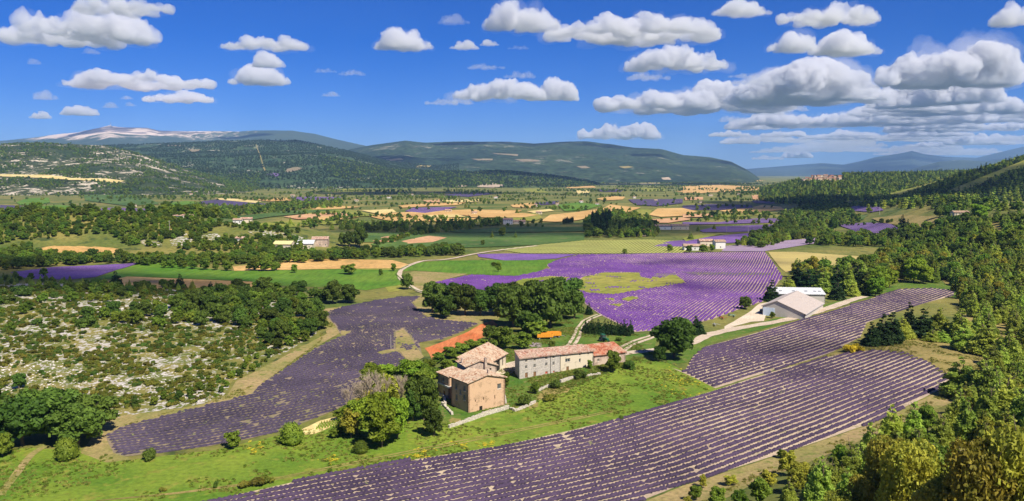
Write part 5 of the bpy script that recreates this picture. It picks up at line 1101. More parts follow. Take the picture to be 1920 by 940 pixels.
# left annex with white band and red shutter
B = Bld('left_annex', (-18.0, 224.0, gz(-18, 224)), R34, 'small annex with a white band and red shutter left of the farmhouse', 'annex')
L, D, E, PK = 5.2, 6.4, 6.6, 7.5
B.wall((0, 0), (L, 0), -1.5, E, PK, W_OCHRE, [(2.6, 3.6, 4.0, 6.2, 'shutter'), (2.4, 3.6, 1.9, 2.4, 'hole')]); B.wall((0, D), (0, 0), -1.5, E, E, W_PINK, [(2.6, 3.7, 4.6, 5.8), (3.2, 4.4, -.2, 2.0, 'door')]); B.wall((L, D), (0, D), -1.5, PK, E, W_PINK)
B.roof(((-o, -o, E - .1), (-o, D + o, E - .1), (L, D + o, PK), (L, -o, PK)))
b = MB(); b.box(-.06, L, -.5, -.01, 3.35, 3.85); b.box(-.3, -.01, -.5, D, 3.35, 3.85); b.build('white_band', W_WHITE, B.r)
# big barn
B = Bld('long_barn', (-10.6, 238.5, gz(-9, 240)), math.radians(68), 'large barn with one broad tiled slope and open front at the farm rear', 'barn')
L, W2 = 23.0, 6.4
B.wall((0, 0), (L, 0), -1.5, 5.0, 5.0, W_CREAM, [(8.5, 10.3, .2, 3.9, 'gate'), (12, 13.6, .6, 4.0, 'gate'), (15.0, 18.0, -.2, 4.1, 'gate'), (19.8, 20.6, 1.5, 3.8, 'gate')])
B.wall((L, 0), (L, W2), -1.5, 5.0, 7.8, W_CREAM, [(2.4, 3.4, 3.6, 5.0)]); B.wall((L, W2), (0, W2), -1.5, 7.8, 7.8, W_STONE); B.wall((0, W2), (0, 0), -1.5, 7.8, 5.0, W_STONE)
B.roof(((-.3, -.7, 4.75), (L + .5, -.7, 4.75), (L + .5, W2 + .3, 8.0), (-.3, W2 + .3, 8.0)), mat=T_OLD, step=.5)
# long terrace
z = gz(2.3, 244.5)
B = Bld('long_farmhouse', (2.3, 244.5, z), math.radians(30), 'long three storey stone farmhouse with rows of small windows and a thin tiled roof', 'farmhouse')
L1, L, D, E = 15.2, 28.1, 6.4, 6.5
def upx(px):    # distance along the facade from a photograph column
    k = (px - 960) / F; c, s = math.cos(math.radians(30)), math.sin(math.radians(30)); return (k * 244.5 - 2.3) / (c - k * s)
W1 = []
for cx in (854, 928, 1030): u = upx(800 + cx / 4.564); W1 += [(u - .4, u + .4, 5.1, 6.0), (u - .42, u + .42, 3.0, 4.1)]
for cx in (856, 929): u = upx(800 + cx / 4.564); W1.append((u - .5, u + .5, .2, 1.8, 'door'))
u = upx(800 + 1093 / 4.564); W1 += [(u - .4, u + .4, 5.1, 6.0), (u - .4, u + .4, 2.9, 4.1)]
u = upx(800 + 1031 / 4.564); W1.append((u - .45, u + .45, .5, 1.3, 'shutter')); u = upx(800 + 1095 / 4.564); W1.append((u - .3, u + .3, .6, 1.1, 'shutter'))
W1 = [h for h in W1 if h[1] < L1 - .2 and h[0] > .2]
E2 = 6.0
B.wall((0, 0), (L1, 0), -1.5, E, E2 + .18, W_STONE, W1)
W2_ = []
for cx, a0, a1, ww in ((1216, 3.3, 4.5, .95), (1322, 2.7, 3.9, .35)): u = upx(800 + cx / 4.564) - L1; W2_.append((u - ww, u + ww, a0, a1))
u = upx(800 + 1322 / 4.564) - L1; W2_.append((u - .35, u + .35, 4.9, 5.6)); u = upx(800 + 1395 / 4.564) - L1; W2_.append((u - .3, u + .3, 4.9, 5.5)); u = upx(800 + 1215 / 4.564) - L1; W2_.append((u - .5, u + .5, .2, 1.9, 'door'))
W2_ = [h for h in W2_ if 0.2 < h[0] and h[1] < L - L1 - .1]
B.wall((L1, 0), (L, 0), -1.5, E2 + .1, E2 - .25, W_CREAM, W2_, label='cream rendered right half of the facade')
SK = 2.1; B.wall((SK, D), (0, 0), -1.5, E + .9, E, W_STONE); B.wall((L, 0), (L, D), -1.5, E2 - .25, E2 + .6, W_STONE); B.wall((L, D), (SK, D), -1.5, E2 + .6, E + .9, W_STONE)
B.roof(((-.3, -.5, E - .12), (L1, -.5, E2 + .1), (L1, D + .3, E2 + 1.1), (SK - .2, D + .3, E + 1.0)), ((L1 + .02, -.5, E2 + .02), (L + .2, -.5, E2 - .32), (L + .2, D + .3, E2 + .7), (L1 + .02, D + .3, E2 + 1.02)), mat=T_PINK)
dp = MB(); dp.tube((upx(1033.5), -.09, -.5), (upx(1033.5), -.09, 6.1), .07); dp.tube((L1 - .1, -.09, -.5), (L1 - .1, -.09, 6.0), .07); dp.build('drainpipe', DARK, B.r)
c, s_ = math.cos(math.radians(30)), math.sin(math.radians(30)); ex, ey = 2.3 + c * 28.15, 244.5 + s_ * 28.15
B = Bld('red_roofed_wing', (ex, ey, gz(ex, ey)), math.radians(29), 'lower wing with a bright red tiled roof at the right end of the long farmhouse', 'outbuilding')
L, D = 13.0, 7.0
B.wall((0, 0), (L, 0), -1.5, 3.5, 3.3, W_PINK, [(1.6, 2.4, 1.3, 2.2)]); B.wall((L, 0), (L, D), -1.5, 3.3, 5.0, W_CREAM); B.wall((L, D), (0, D), -1.5, 5.0, 5.2, W_PINK); B.wall((0, D), (0, 0), -1.5, 5.2, 3.5, W_PINK)
B.roof(((.05, -.45, 3.3), (L + .4, -.45, 3.1), (L + .4, D + .3, 5.3), (.05, D + .3, 5.5)), mat=T_RED)
# warehouse
METW = simple('cream_metal_cladding', (0.50, 0.46, 0.41), 0.7, 0.06, 1.0); METR = M('pale_sheet_roof'); _v = METR.coord('Object')
METR.color(METR.mix(METR.noise(METR.mapping(_v, (3, .3, 1)), .6, 4), (0.38, 0.32, 0.29), (0.48, 0.42, 0.38))); METR = METR.m
WROOF = simple('white_sheet_roof', (0.62, 0.62, 0.62), 0.6, 0.06, .5); SKYL = simple('roof_light', (0.10, 0.12, 0.14), 0.3, 0.1, 1); BLUEW = simple('pale_blue_door', (0.62, 0.72, 0.82), 0.6, 0.05, 1)
GREYR = simple('grey_roof_edge', (0.42, 0.40, 0.40), 0.7, 0.1, 1)
def metal_roof(e0, e1, r1, r0): return roof_plane(e0, e1, r1, r0, step=0.9, thick=0.12)
B = Bld('warehouse', (112.5, 356.8, gz(118, 360)), math.radians(-33), 'pale warehouse with a shallow gabled sheet roof and a blue door', 'warehouse')
L, D = 18.5, 36.0; E, PK, ER = 4.2, 6.9, 2.1; pk = L * .34
B.wall((0, 0), (L, 0), -1.5, E, ER, METW, peak=(pk, PK)); B.wall((L, 0), (L, D), -1.5, ER, ER, METW); B.wall((L, D), (0, D), -1.5, ER, E, METW, peak=(L - pk, PK)); B.wall((0, D), (0, 0), -1.5, E, E, METW, [(8, 11, 1.2, 2.4), (16, 19, 1.2, 2.4), (24, 27, 1.2, 2.4)])
b = MB(); [b.box(.32 + i * .85, .32 + i * .85 + .80, -.14, -.01, -.2, 3.6) for i in range(6)]; b.build('door', BLUEW, B.r)
for pl in (((-.4, -.4, E - .1), (-.4, D + .4, E - .1), (pk, D + .4, PK), (pk, -.4, PK)), ((L + .4, D + .4, ER - .1), (L + .4, -.4, ER - .1), (pk, -.4, PK), (pk, D + .4, PK))): metal_roof(*pl).build('roof', METR, B.r)
for i in range(3):
    for j in range(2):
        u = .35 + .3 * j; x = pk + (L - pk) * u; zz = PK + (ER - PK) * u + .27; y = 6 + i * 9.5; b = MB(); b.poly([(x - .12, y, zz + .03), (x + .12, y, zz - .02), (x + .12, y + 4, zz - .02), (x - .12, y + 4, zz + .03)], [(0, 1, 2, 3)]); b.poly([(x - .12, y, zz - .25), (x + .12, y, zz - .25), (x + .12, y + 4, zz - .25), (x - .12, y + 4, zz - .25)], [(3, 2, 1, 0)]); b.build('roof_seam', GREYR, B.r)
b = MB(); b.box(-.55, -.42, -.45, D + .45, E - .25, E + .12); b.box(L + .42, L + .55, -.45, D + .45, ER - .3, ER + .1); b.build('gutter', GREYR, B.r)
B = Bld('white_roofed_shed', (130.5, 396.0, gz(140, 396)), math.radians(-6), 'long low shed with a bright white sloping roof behind the warehouse', 'shed')
L, D = 24.5, 9.0
B.wall((0, 0), (L, 0), -1.5, 4.0, 4.0, METW, [(1.2, 4.2, .2, 3.2, 'gate')]); B.wall((L, 0), (L, D), -1.5, 4.0, 5.9, METW); B.wall((L, D), (0, D), -1.5, 5.9, 5.9, METW); B.wall((0, D), (0, 0), -1.5, 5.9, 4.0, METW)
metal_roof((-.4, -.5, 3.9), (L + .4, -.5, 3.9), (L + .4, D + .4, 6.0), (-.4, D + .4, 6.0)).build('roof', WROOF, B.r)
for x in (3.2, 9.5, 15.5, 19.8, 22): b = MB(); b.box(x, x + 1.3, 3.5, 4.4, 4.95, 5.22); b.build('roof_light', SKYL, B.r)
# far houses: walls, roof, windows
def cottage(px, py, Wd, Dp, Hh, rz, label, wm=W_CREAM, tm=T_OLD, floors=1, nwin=3, pitch=0.38, name='cottage', cat='house', group=None, H=ground_h, hip=False):
    p = P1(px, py, H); B = Bld(name, p, math.radians(rz), label, cat, group); x0 = -Wd / 2
    holes = []
    for f in range(floors):
        for i in range(nwin):
            u = Wd * (i + .5) / nwin; zb = 0.9 + f * 2.8
            if zb + 1.3 < Hh: holes.append((u - .5, u + .5, zb, zb + 1.3))
    pk = Hh + Dp / 2 * pitch
    B.wall((x0, 0), (x0 + Wd, 0), -1.5, Hh, Hh, wm, holes); B.wall((x0 + Wd, 0), (x0 + Wd, Dp), -1.5, Hh, Hh, wm, peak=(Dp / 2, pk)); B.wall((x0 + Wd, Dp), (x0, Dp), -1.5, Hh, Hh, wm); B.wall((x0, Dp), (x0, 0), -1.5, Hh, Hh, wm, peak=(Dp / 2, pk))
    st = max(.45, Wd / 25)
    B.roof(((x0 - .4, -.5, Hh - .15), (x0 + Wd + .4, -.5, Hh - .15), (x0 + Wd + .4, Dp / 2, pk), (x0 - .4, Dp / 2, pk)), ((x0 + Wd + .4, Dp + .5, Hh - .15), (x0 - .4, Dp + .5, Hh - .15), (x0 - .4, Dp / 2, pk), (x0 + Wd + .4, Dp / 2, pk)), mat=tm, step=st)
    return B
def mpx(px, py, n, H=ground_h): p = P1(px, py, H); return n * p.y / F
cottage(1803, 411, mpx(1803, 411, 27), 9, 6.0, -6, 'lone two storey cream house on the right hillside among pines', W_CREAM, T_OLD, 2, 4, .3, name='hillside_house')
YR = simple('pale_yellow_roof', (0.68, 0.58, 0.28), .8, .1, 1)
cottage(528, 468, mpx(528, 468, 34), 14, 4, -4, 'shed with a pale yellow roof, leftmost of the farm group at mid left', W_CREAM, YR, 1, 2, .3, name='farm_shed', cat='shed')
cottage(572, 467, mpx(572, 467, 30), 14, 4, 4, 'white roofed farm shed in the middle of the farm group at mid left', W_CREAM, WROOF, 1, 2, .35, name='farm_shed', cat='shed')
cottage(600, 463, mpx(600, 463, 30), 12, 6, 8, 'pinkish farmhouse at the right of the farm group at mid left', W_PINK, T_PINK, 1, 3, .3, name='farmhouse')
cottage(1303, 470, 18, 8, 3.6, -3, 'low white cottage half hidden by trees beside the striped lavender', W_WHITE, T_OLD, 1, 3, name='cottage'); cottage(1351, 467, 9, 8, 6, 5, 'white gabled cottage right of the low one by the striped lavender', W_WHITE, T_OLD, 1, 1, name='cottage'); cottage(1325, 462, 12, 8, 4.5, 5, 'small pale outbuilding between the two white cottages', W_CREAM, T_PINK, 1, 1, name='outbuilding', cat='outbuilding')
cottage(952, 421, 12, 9, 6, -3, 'pale farmhouse with a pinkish roof in the shaded middle of the valley', W_WHITE, T_PINK, 2, 5, name='farmhouse'); cottage(972, 420, 18, 8, 3, 5, 'low wing right of the pale farmhouse in the shaded valley', W_CREAM, T_PINK, 1, 3, name='outbuilding', cat='outbuilding')
cottage(1208, 443, 14, 9, 5, 10, 'small house with an orange roof in front of the dense valley grove', W_PINK, T_RED, 1, 2, name='house'); cottage(1247, 431, 22, 9, 4, 0, 'pale house just right of the dense valley grove', W_WHITE, T_PINK, 1, 3, name='house'); cottage(1276, 431, 20, 9, 4.5, 4, 'pale house with a curved looking roof right of the valley grove', W_CREAM, T_PINK, 1, 3, name='house')
hs = [(250, 388), (333, 412), (352, 412), (445, 420), (462, 418), (448, 455), (668, 378), (730, 372), (890, 402), (1005, 388), (1045, 385), (1090, 380), (1316, 381), (1385, 366), (548, 368), (590, 370), (618, 368), (540, 341), (552, 343), (575, 348), (358, 366), (255, 355), (840, 398), (1120, 385), (1333, 368), (1190, 372), (1010, 402), (770, 367), (1230, 378), (930, 372)]
for i, (x, y) in enumerate(hs):
    k = P1(x, y).y / 900; cottage(x, y, (6.5 + (i * 7) % 5) * max(1, k * .5), 6 * max(1, k * .4), 3.4 * max(1, k * .4), (i * 37) % 30 - 15, 'small pale distant house among the valley fields', W_WHITE if i % 2 else W_CREAM, T_PINK if i % 3 else T_OLD, 1, 2, name='distant_house', group='distant houses of the valley')
# hill village
rv = random.Random(4); vt = []
S8h = lambda x, y: np.maximum(ground_h(x, y), LAYERS[7].h(x, y))
for i in range(30):
    x = 1506 + (i % 15) * 5.1 + rv.uniform(-2, 2); y = 332 + (i // 15) * 5 + rv.uniform(-1, 1) + abs(x - 1548) * .06 + (3 if x < 1515 else 0)
    k = 1.0; x += rv.uniform(-3, 3); y += rv.uniform(-1, 1.5)
    cottage(x, y, rv.uniform(9, 14) * k, 8 * k, rv.uniform(5, 8) * k, rv.uniform(-25, 25), 'ochre house of the small village on top of the low ridge', rv.choice([W_PINK, W_OCHRE, W_CREAM]), rv.choice([T_OLD, T_RED, T_PINK]), 2, 2, name='village_house', group='houses of the hilltop village', H=S8h)
sheet('village_slope', [(1503,341),(1530,338),(1565,338),(1545,343),(1505,345)], mat_drygrass, 2.5, H=S8h)
# summit tower
H0 = lambda x, y: LAYERS[0].h(x, y)
p = P(np.array([208.0]), np.array([238.6]), H0)[0]
t = empty('summit_tower', (p[0], p[1], p[2] - 4), 0, 'tiny white observatory tower with a mast on top of the bare mountain', 'tower')
b = MB(); b.box(-26, 26, -14, 14, 0, 16); b.box(-14, 14, -10, 10, 16.01, 24); b.build('base', W_WHITE, t); b = MB(); b.tube((0, 0, 24), (0, 0, 56), 7, 4.5, 8); b.build('tower_shaft', W_WHITE, t); b = MB(); b.tube((0, 0, 56), (0, 0, 92), 2.6, 1, 6); b.build('mast', REDW, t)
# low stone walls
STW = simple('dry_stone', (0.50, 0.45, 0.37), 0.95, 0.3, 2.5, .5)
def stone_wall(px, label, h=0.9, th=.6):
    q = densify(px, 4, False); w = P(q[:, 0], q[:, 1])[:, :2]; sl_ = np.concatenate([[0], np.cumsum(np.linalg.norm(np.diff(w, axis=0), axis=1))]); tt = np.arange(0, sl_[-1], .5); d = np.stack([np.interp(tt, sl_, w[:, 0]), np.interp(tt, sl_, w[:, 1])], 1); rg = random.Random(len(d)); b = MB()
    for i in range(len(d) - 1):
        a = math.atan2(*(d[i + 1] - d[i])[::-1]); z = gz(*d[i]); hh = h * 0.75 * (0.65 + 0.5 * vn(np.array([i / 9.]), np.array([1.]), 3)[0]); zz = z - .1
        while zz < z + hh:
            s = rg.uniform(.2, .34); L_ = rg.uniform(.24, .30); ox = rg.uniform(-.06, .06); b.box(d[i][0] - L_, d[i][0] + L_, d[i][1] - th / 2 + ox, d[i][1] + th / 2 + ox, zz, zz + s, a, tuple(d[i])); zz += s + .004
    return tag(b.build('stone_wall', STW), label, 'stone wall')
stone_wall(CF((195, 925), (330, 880), (500, 820), (690, 765), (720, 762)), 'long pale dry stone wall running below the tall farmhouse block', 1.2); stone_wall(CF((720, 768), (760, 785), (860, 745), (940, 705)), 'broken stone wall continuing right from the long one', .9)
stone_wall(CF((945, 620), (1000, 590), (1060, 570)), 'short wall between the two round bushes below the long farmhouse', 1.0); stone_wall(CF((1150, 540), (1200, 520), (1270, 500)), 'pale rubble wall below the middle of the long farmhouse', 1.6)
stone_wall(CF((1340, 490), (1400, 478), (1500, 465)), 'low rubble edge below the right part of the long farmhouse', .7); stone_wall(CF((150, 740), (190, 780), (225, 820)), 'short low wall at the corner of the left annex', .8); stone_wall(CF((105, 640), (150, 665), (160, 740), (120, 730)), 'stone heap at the foot of the left annex', 1.0)
RK = simple('pale_boulder', (0.66, 0.60, 0.55), .95, .2, 1.5, .6)
def rock_mesh(seed):
    iv, f = ico(); rg = np.random.default_rng(seed); n = np.array([mn.noise(Vector(v) * 1.3 + Vector((seed, 0, 0))) for v in iv]); return iv * (1 + n[:, None] * .5) * np.array([1, .8, .45]), f
RKM = []
for s in range(4):
    v, f = rock_mesh(s); o = mesh_obj('rock', v, f, RK); RKM.append(o.data); bpy.data.objects.remove(o)
gx = []
for poly, n in ((C4((0,560),(250,560),(500,640),(800,700),(780,780),(480,740),(200,730),(0,760)), 520), (C4((800,640),(900,640),(1180,590),(1100,800),(960,800),(760,700)), 160), (C4((60,190),(700,195),(1280,220),(1000,290),(600,310),(100,290)), 300), (C4((1000,770),(1150,745),(1130,800),(1040,815)), 60), (C1((730,720),(1000,700),(1200,720),(1240,760),(1000,770),(820,770)), 8), (C1((1360,690),(1560,690),(1700,735),(1600,740),(1400,710)), 8)):
    q = np.array(poly); lo = q.min(0); hi = q.max(0); x = RNG.uniform(lo[0], hi[0], n * 2); y = RNG.uniform(lo[1], hi[1], n * 2); k = inside(poly, x, y); gx.append(P(x[k][:n], y[k][:n]))
gx = np.vstack(gx); D_ = gx[:, 1]
mass('pale_rocks', gx, RNG.uniform(.25, .8, len(gx)) * (D_ / 450), RKM, 'pale limestone rocks lying between the scrub', 'rocks')
# ------------------------------------------------------------------ machines, poles, garden
ORA = simple('orange_paint', (0.72, 0.30, 0.03), .5, .15, 3); GRN = simple('green_paint', (0.02, 0.12, 0.05), .4, .1, 3); RUB = simple('rubber', (.02, .02, .02), .9, .2, 3); GREY = simple('grey_metal', (.35, .35, .36), .5, .1, 3)
def wheel(par, x, y, r, w, z=None):
    b = MB(); z = r if z is None else z; b.tube((x, y - w / 2, z), (x, y + w / 2, z), r, r, 16); o = b.build('wheel', RUB, par); c = MB(); c.tube((x, y - w / 2 - .02, z), (x, y + w / 2 + .02, z), r * .5, r * .5, 10); c.build('rim', GREY, o)
def wagon(px, py, L, rz, label):
    t = empty('wagon', P1(px, py), math.radians(rz), label, 'wagon'); b = MB(); b.box(0, L, 0, 2.4, .85, 1.05); b.build('bed', ORA, t)
    for y0 in (0, 2.3):
        b = MB(); b.box(0, L, y0, y0 + .08, 1.053, 2.2); [b.box(L * i / 9 - .06 + .06, L * i / 9 + .12, y0 - .07 if y0 == 0 else y0 + .083, y0 - .003 if y0 == 0 else y0 + .15, .9, 2.25) for i in range(9)]; b.build('side_board', ORA, t)
    for x0 in (.0, L - .08): b = MB(); b.box(x0, x0 + .08, .083, 2.297, 1.053, 2.2); b.build('end_board', ORA, t)
    b = MB(); b.tube((L, 1.2, .8), (L + 1.6, 1.2, .5), .06); b.build('drawbar', GREY, t)
    for x in (L * .15, L * .85):
        for y in (.25, 2.1): wheel(t, x, y, .42, .28)
wagon(1007.5, 637.5, 6.2, 9, 'long orange farm wagon in front of its twin on the lawn'); wagon(1024, 634.5, 6.0, 8, 'orange farm wagon standing behind and right of the front one')
p = P1(1131, 641); t = empty('tractor', p, math.radians(-60), 'green tractor with a cab parked on the lawn before the conifer row', 'tractor')
b = MB(); b.box(.6, 2.9, -.45, .45, .9, 1.7); b.box(2.903, 3.05, -.38, .38, .95, 1.6); b.build('hood', GRN, t); b = MB(); b.box(-1.1, .597, -.5, .5, .7, 1.5); b.build('body', GRN, t)
b = MB(); b.box(-1.1, .55, -.75, .75, 2.75, 2.9); [b.tube((x, y, 1.5), (x, y, 2.75), .05) for x in (-1, .5) for y in (-.68, .68)]; b.build('cab', GRN, t); b = MB(); b.box(-.95, .45, -.66, .66, 1.6, 2.7); b.build('cab_glass', GLASS, t); b = MB(); b.tube((1.6, .2, 1.7), (1.6, .2, 2.6), .05); b.build('exhaust', GREY, t)
for y in (-.95, .95): wheel(t, -.4, y, .9, .5); wheel(t, 2.3, y * .85, .52, .34)
b = MB(); b.box(-1.7, -1.1, -.9, .9, 1.3, 1.45); b.box(-1.7, -1.1, -.9, -.8, .9, 1.3); b.build('fender', GRN, t)
FM = bpy.data.meshes.new('flower'); _v = []; _f = []
for i in range(26):
    a, r_, z_ = RNG.uniform(0, 6.28), RNG.uniform(0, .5), RNG.uniform(.15, .45); x_, y_ = r_ * math.cos(a), r_ * math.sin(a); k = len(_v); s_ = .07
    _v += [(x_ - s_, y_ - s_, z_), (x_ + s_, y_ - s_, z_ + .03), (x_ + s_, y_ + s_, z_), (x_ - s_, y_ + s_, z_ - .02)]; _f.append((k, k + 1, k + 2, k + 3))
FM.from_pydata(_v, [], _f); FM.materials.append(simple('yellow_petals', (.60, .48, .03), .7, .2, 5))
fx = []
for p_ in FLOWERP:
    q = np.array(p_, float); lo = q.min(0) - 6; hi = q.max(0) + 6; cc = q.mean(0); rr = (hi - lo) / 2; n_ = int(rr.prod() * .08) + 12; g_ = RNG.normal(0, .42, (n_, 2)) * rr + cc; w_ = P(g_[:, 0], g_[:, 1]); fx.append(w_[fbm(w_[:, 0] / 3, w_[:, 1] / 3, 61, 2) > .47])
fx = np.vstack(fx); mass('yellow_flowers', fx, RNG.uniform(.4, .95, len(fx)), [FM], 'patches of small yellow flowers in the green meadow', 'flowers')
def tuft_mesh(name, mat, n, hgt):
    rg = np.random.default_rng(n); me = bpy.data.meshes.new(name); V = []; Fq = []
    for i in range(n):
        a, r_ = rg.uniform(0, 6.28), rg.uniform(0, .4); x_, y_ = r_ * math.cos(a), r_ * math.sin(a); b_ = rg.uniform(0, 6.28); dx_, dy_ = math.cos(b_) * .07, math.sin(b_) * .07; h_ = hgt * rg.uniform(.5, 1); k = len(V); lx, ly = rg.uniform(-.2, .2, 2)
        V += [(x_ - dx_, y_ - dy_, -.05), (x_ + dx_, y_ + dy_, -.05), (x_ + lx, y_ + ly, h_)]; Fq.append((k, k + 1, k + 2))
    me.from_pydata(V, [], Fq); me.materials.append(mat); return me
GT = [tuft_mesh('grass_tuft', leaf_mat('grass_blades', (0.07, 0.13, 0.012), (0.16, 0.20, 0.025), 0.3), 34, .32), tuft_mesh('grass_tuft', leaf_mat('pale_grass_blades', (0.20, 0.21, 0.04), (0.30, 0.28, 0.07), 0.3), 30, .38)]
def tufts(polys, n, mesh, name, label, lo=.5, hi=1.3):
    out = []
    for p_ in polys:
        q = np.array(p_, float); w = world_poly(p_, rag=0); a_, b_ = w.min(0), w.max(0); g_ = RNG.uniform(a_, b_, (n, 2)); g_ = g_[inside(w, g_[:, 0], g_[:, 1])]; g_ = g_[fbm(g_[:, 0] / 9, g_[:, 1] / 9, 91, 3) > .45]
        out.append(np.column_stack([g_, ground_h(g_[:, 0], g_[:, 1]) + .03]))
    out = np.vstack(out); mass(name, out, RNG.uniform(lo, hi, len(out)), mesh, label, 'grass')
tufts([[(0,962),(-40,900),(-30,845),(60,840),(190,850),(225,865),(400,845),(520,818),(600,800),(660,800),(830,770),(850,735),(960,725),(1180,670),(1250,680),(1330,732),(1173,786),(640,893),(330,962)], C5((640,560),(820,480),(900,430),(1240,340),(1330,410),(1640,430),(1720,540),(1480,640),(1200,760))], 26000, GT, 'meadow_grass_tufts', 'uneven grass tufts over the green meadow and farm lawn')
tufts([[(1530,672),(1600,655),(1690,625),(1760,640),(1850,650),(1850,690),(1790,722),(1740,679),(1640,656)], [(1300,950),(1453,870),(1640,800),(1775,735),(1810,745),(1700,790),(1560,850)], [(230,800),(354,765),(470,738),(592,650),(628,612),(606,586),(600,640),(500,715),(350,762)]], 9000, [GT[1]], 'dry_grass_tufts', 'dry grass tufts on the verges and the dry meadow', .5, 1.5)
# dark van by the warehouse and farm implements
p = P1(1427.5, 588); t = empty('van', p, math.radians(60), 'small dark van parked on the warehouse yard', 'van'); b = MB(); b.prism([(0, .35), (3.9, .35), (3.95, .9), (3.2, 1.05), (2.6, 1.75), (.1, 1.8), (0, 1.2)], -.8, .8); b.build('body', simple('dark_car_paint', (.03, .03, .035), .3, .1, 2, spec=.5), t); b = MB(); b.prism([(2.62, 1.1), (3.1, 1.08), (2.6, 1.68), (.4, 1.7), (.4, 1.15)], -.803, .803); b.build('window', GLASS, t)
for x in (.8, 3.1):
    for y in (-.72, .72): wheel(t, x, y, .33, .2)
RED = simple('rusty_red_paint', (.32, .06, .03), .7, .3, 3)
for px, py, lab, mt in ((1353, 598, 'rusty red farm implement lying at the edge of the purple field', RED), (1372, 594, 'pale green farm implement in the weeds near the purple field', simple('faded_green_paint', (.25, .42, .33), .7, .2, 3)), (1340, 611, 'grey machine parts heaped beside the track', GREY)):
    t = empty('farm_implement', P1(px, py), math.radians(px), lab, 'implement'); b = MB(); b.box(-2, 2, -.1, .1, .7, .9); b.box(-.1, .1, -1, 1.2, .72, .88); b.tube((0, 1.2, .8), (0, 2.4, .5), .07); b.build('frame', mt, t)
    for i in range(7): b = MB(); b.tube((-1.8 + i * .6, .1, .75), (-1.8 + i * .6, .45, .05), .05); b.build('tine', mt, t)
    for x in (-1.7, 1.7): wheel(t, x, -.3, .4, .15)
b = MB(); rg = random.Random(3)
for i in range(26): a = rg.uniform(0, 3); p = P1(1001 + rg.uniform(-5, 8), 650 + rg.uniform(-4, 3)); b.tube(p + Vector((0, 0, .2 + rg.random() * .6)), p + Vector((math.cos(a) * 1.8, math.sin(a) * 1.8, .2 + rg.random() * .6)), .13, .1, 5)
tag(b.build('timber_heap', simple('grey_timber', (.36, .29, .29), .9, .2, 3)), 'heap of greyish timber lying on the lawn right of the barn', 'timber heap')
POLE = simple('pole_wood', (.42, .38, .33), .9, .2, 3)
def pole(px, py, hpx, label, H=ground_h, cross=True, r=.14):
    p = P1(px, py, H); ppm = F / p.y; h = hpx / ppm; t = empty('utility_pole', p, .3, label, 'pole'); k = max(1, p.y / 500) * r; b = MB(); b.tube((0, 0, -.5), (0, 0, h), k, k * .7, 7); b.build('post', POLE, t)
    if cross: b = MB(); b.box(-h * .1, h * .1, -k * .5, k * .5, h * .93, h * .95); b.build('crossarm', POLE, t)
pole(318, 434, 20, 'pale utility pole standing on the wooded knoll'); pole(733, 656, 29, 'thin wooden pole standing in the left lavender field', cross=False, r=.1); pole(1867, 384, 14, 'utility pole above the forest at the right edge', H=all_h); pole(1362, 436, 11, 'left pale pole among the upper lavender fields'); pole(1403, 437, 12, 'right pale pole among the upper lavender fields'); pole(1649, 403, 14, 'pole in front of the forest right of the small lavender patch')
for i in range(4):
    w0 = P1(594 + i * 3, 806 - i * 3.4); d_ = MB()
    for j in range(14): q = w0 + Vector((j * .62, j * .42, 0)); q.z = gz(q.x, q.y); d_.tube(q, q + Vector((0, 0, .9)), .28, .05, 5)
    tag(d_.build('vegetable_row', LF['bright']), 'staked row of vegetables in the small garden left of the farm clump', 'vegetable row', 'rows of the vegetable garden')
sheet('garden_soil', [(566,806),(600,790),(640,780),(645,790),(618,803),(590,815),(572,816)], mat_straw, 2.0)
# ------------------------------------------------------------------ clouds
CLOUD_DENS = 0.013
def cloud_mat():
    m = bpy.data.materials.new('cloud'); m.use_nodes = True; n = m.node_tree.nodes; n.remove(n['Principled BSDF']); v = n.new('ShaderNodeVolumePrincipled')
    v.inputs['Color'].default_value = (0.965, 0.965, 0.98, 1); v.inputs['Density'].default_value = CLOUD_DENS; v.inputs['Anisotropy'].default_value = 0.15; m.node_tree.links.new(v.outputs[0], n['Material Output'].inputs['Volume']); return m

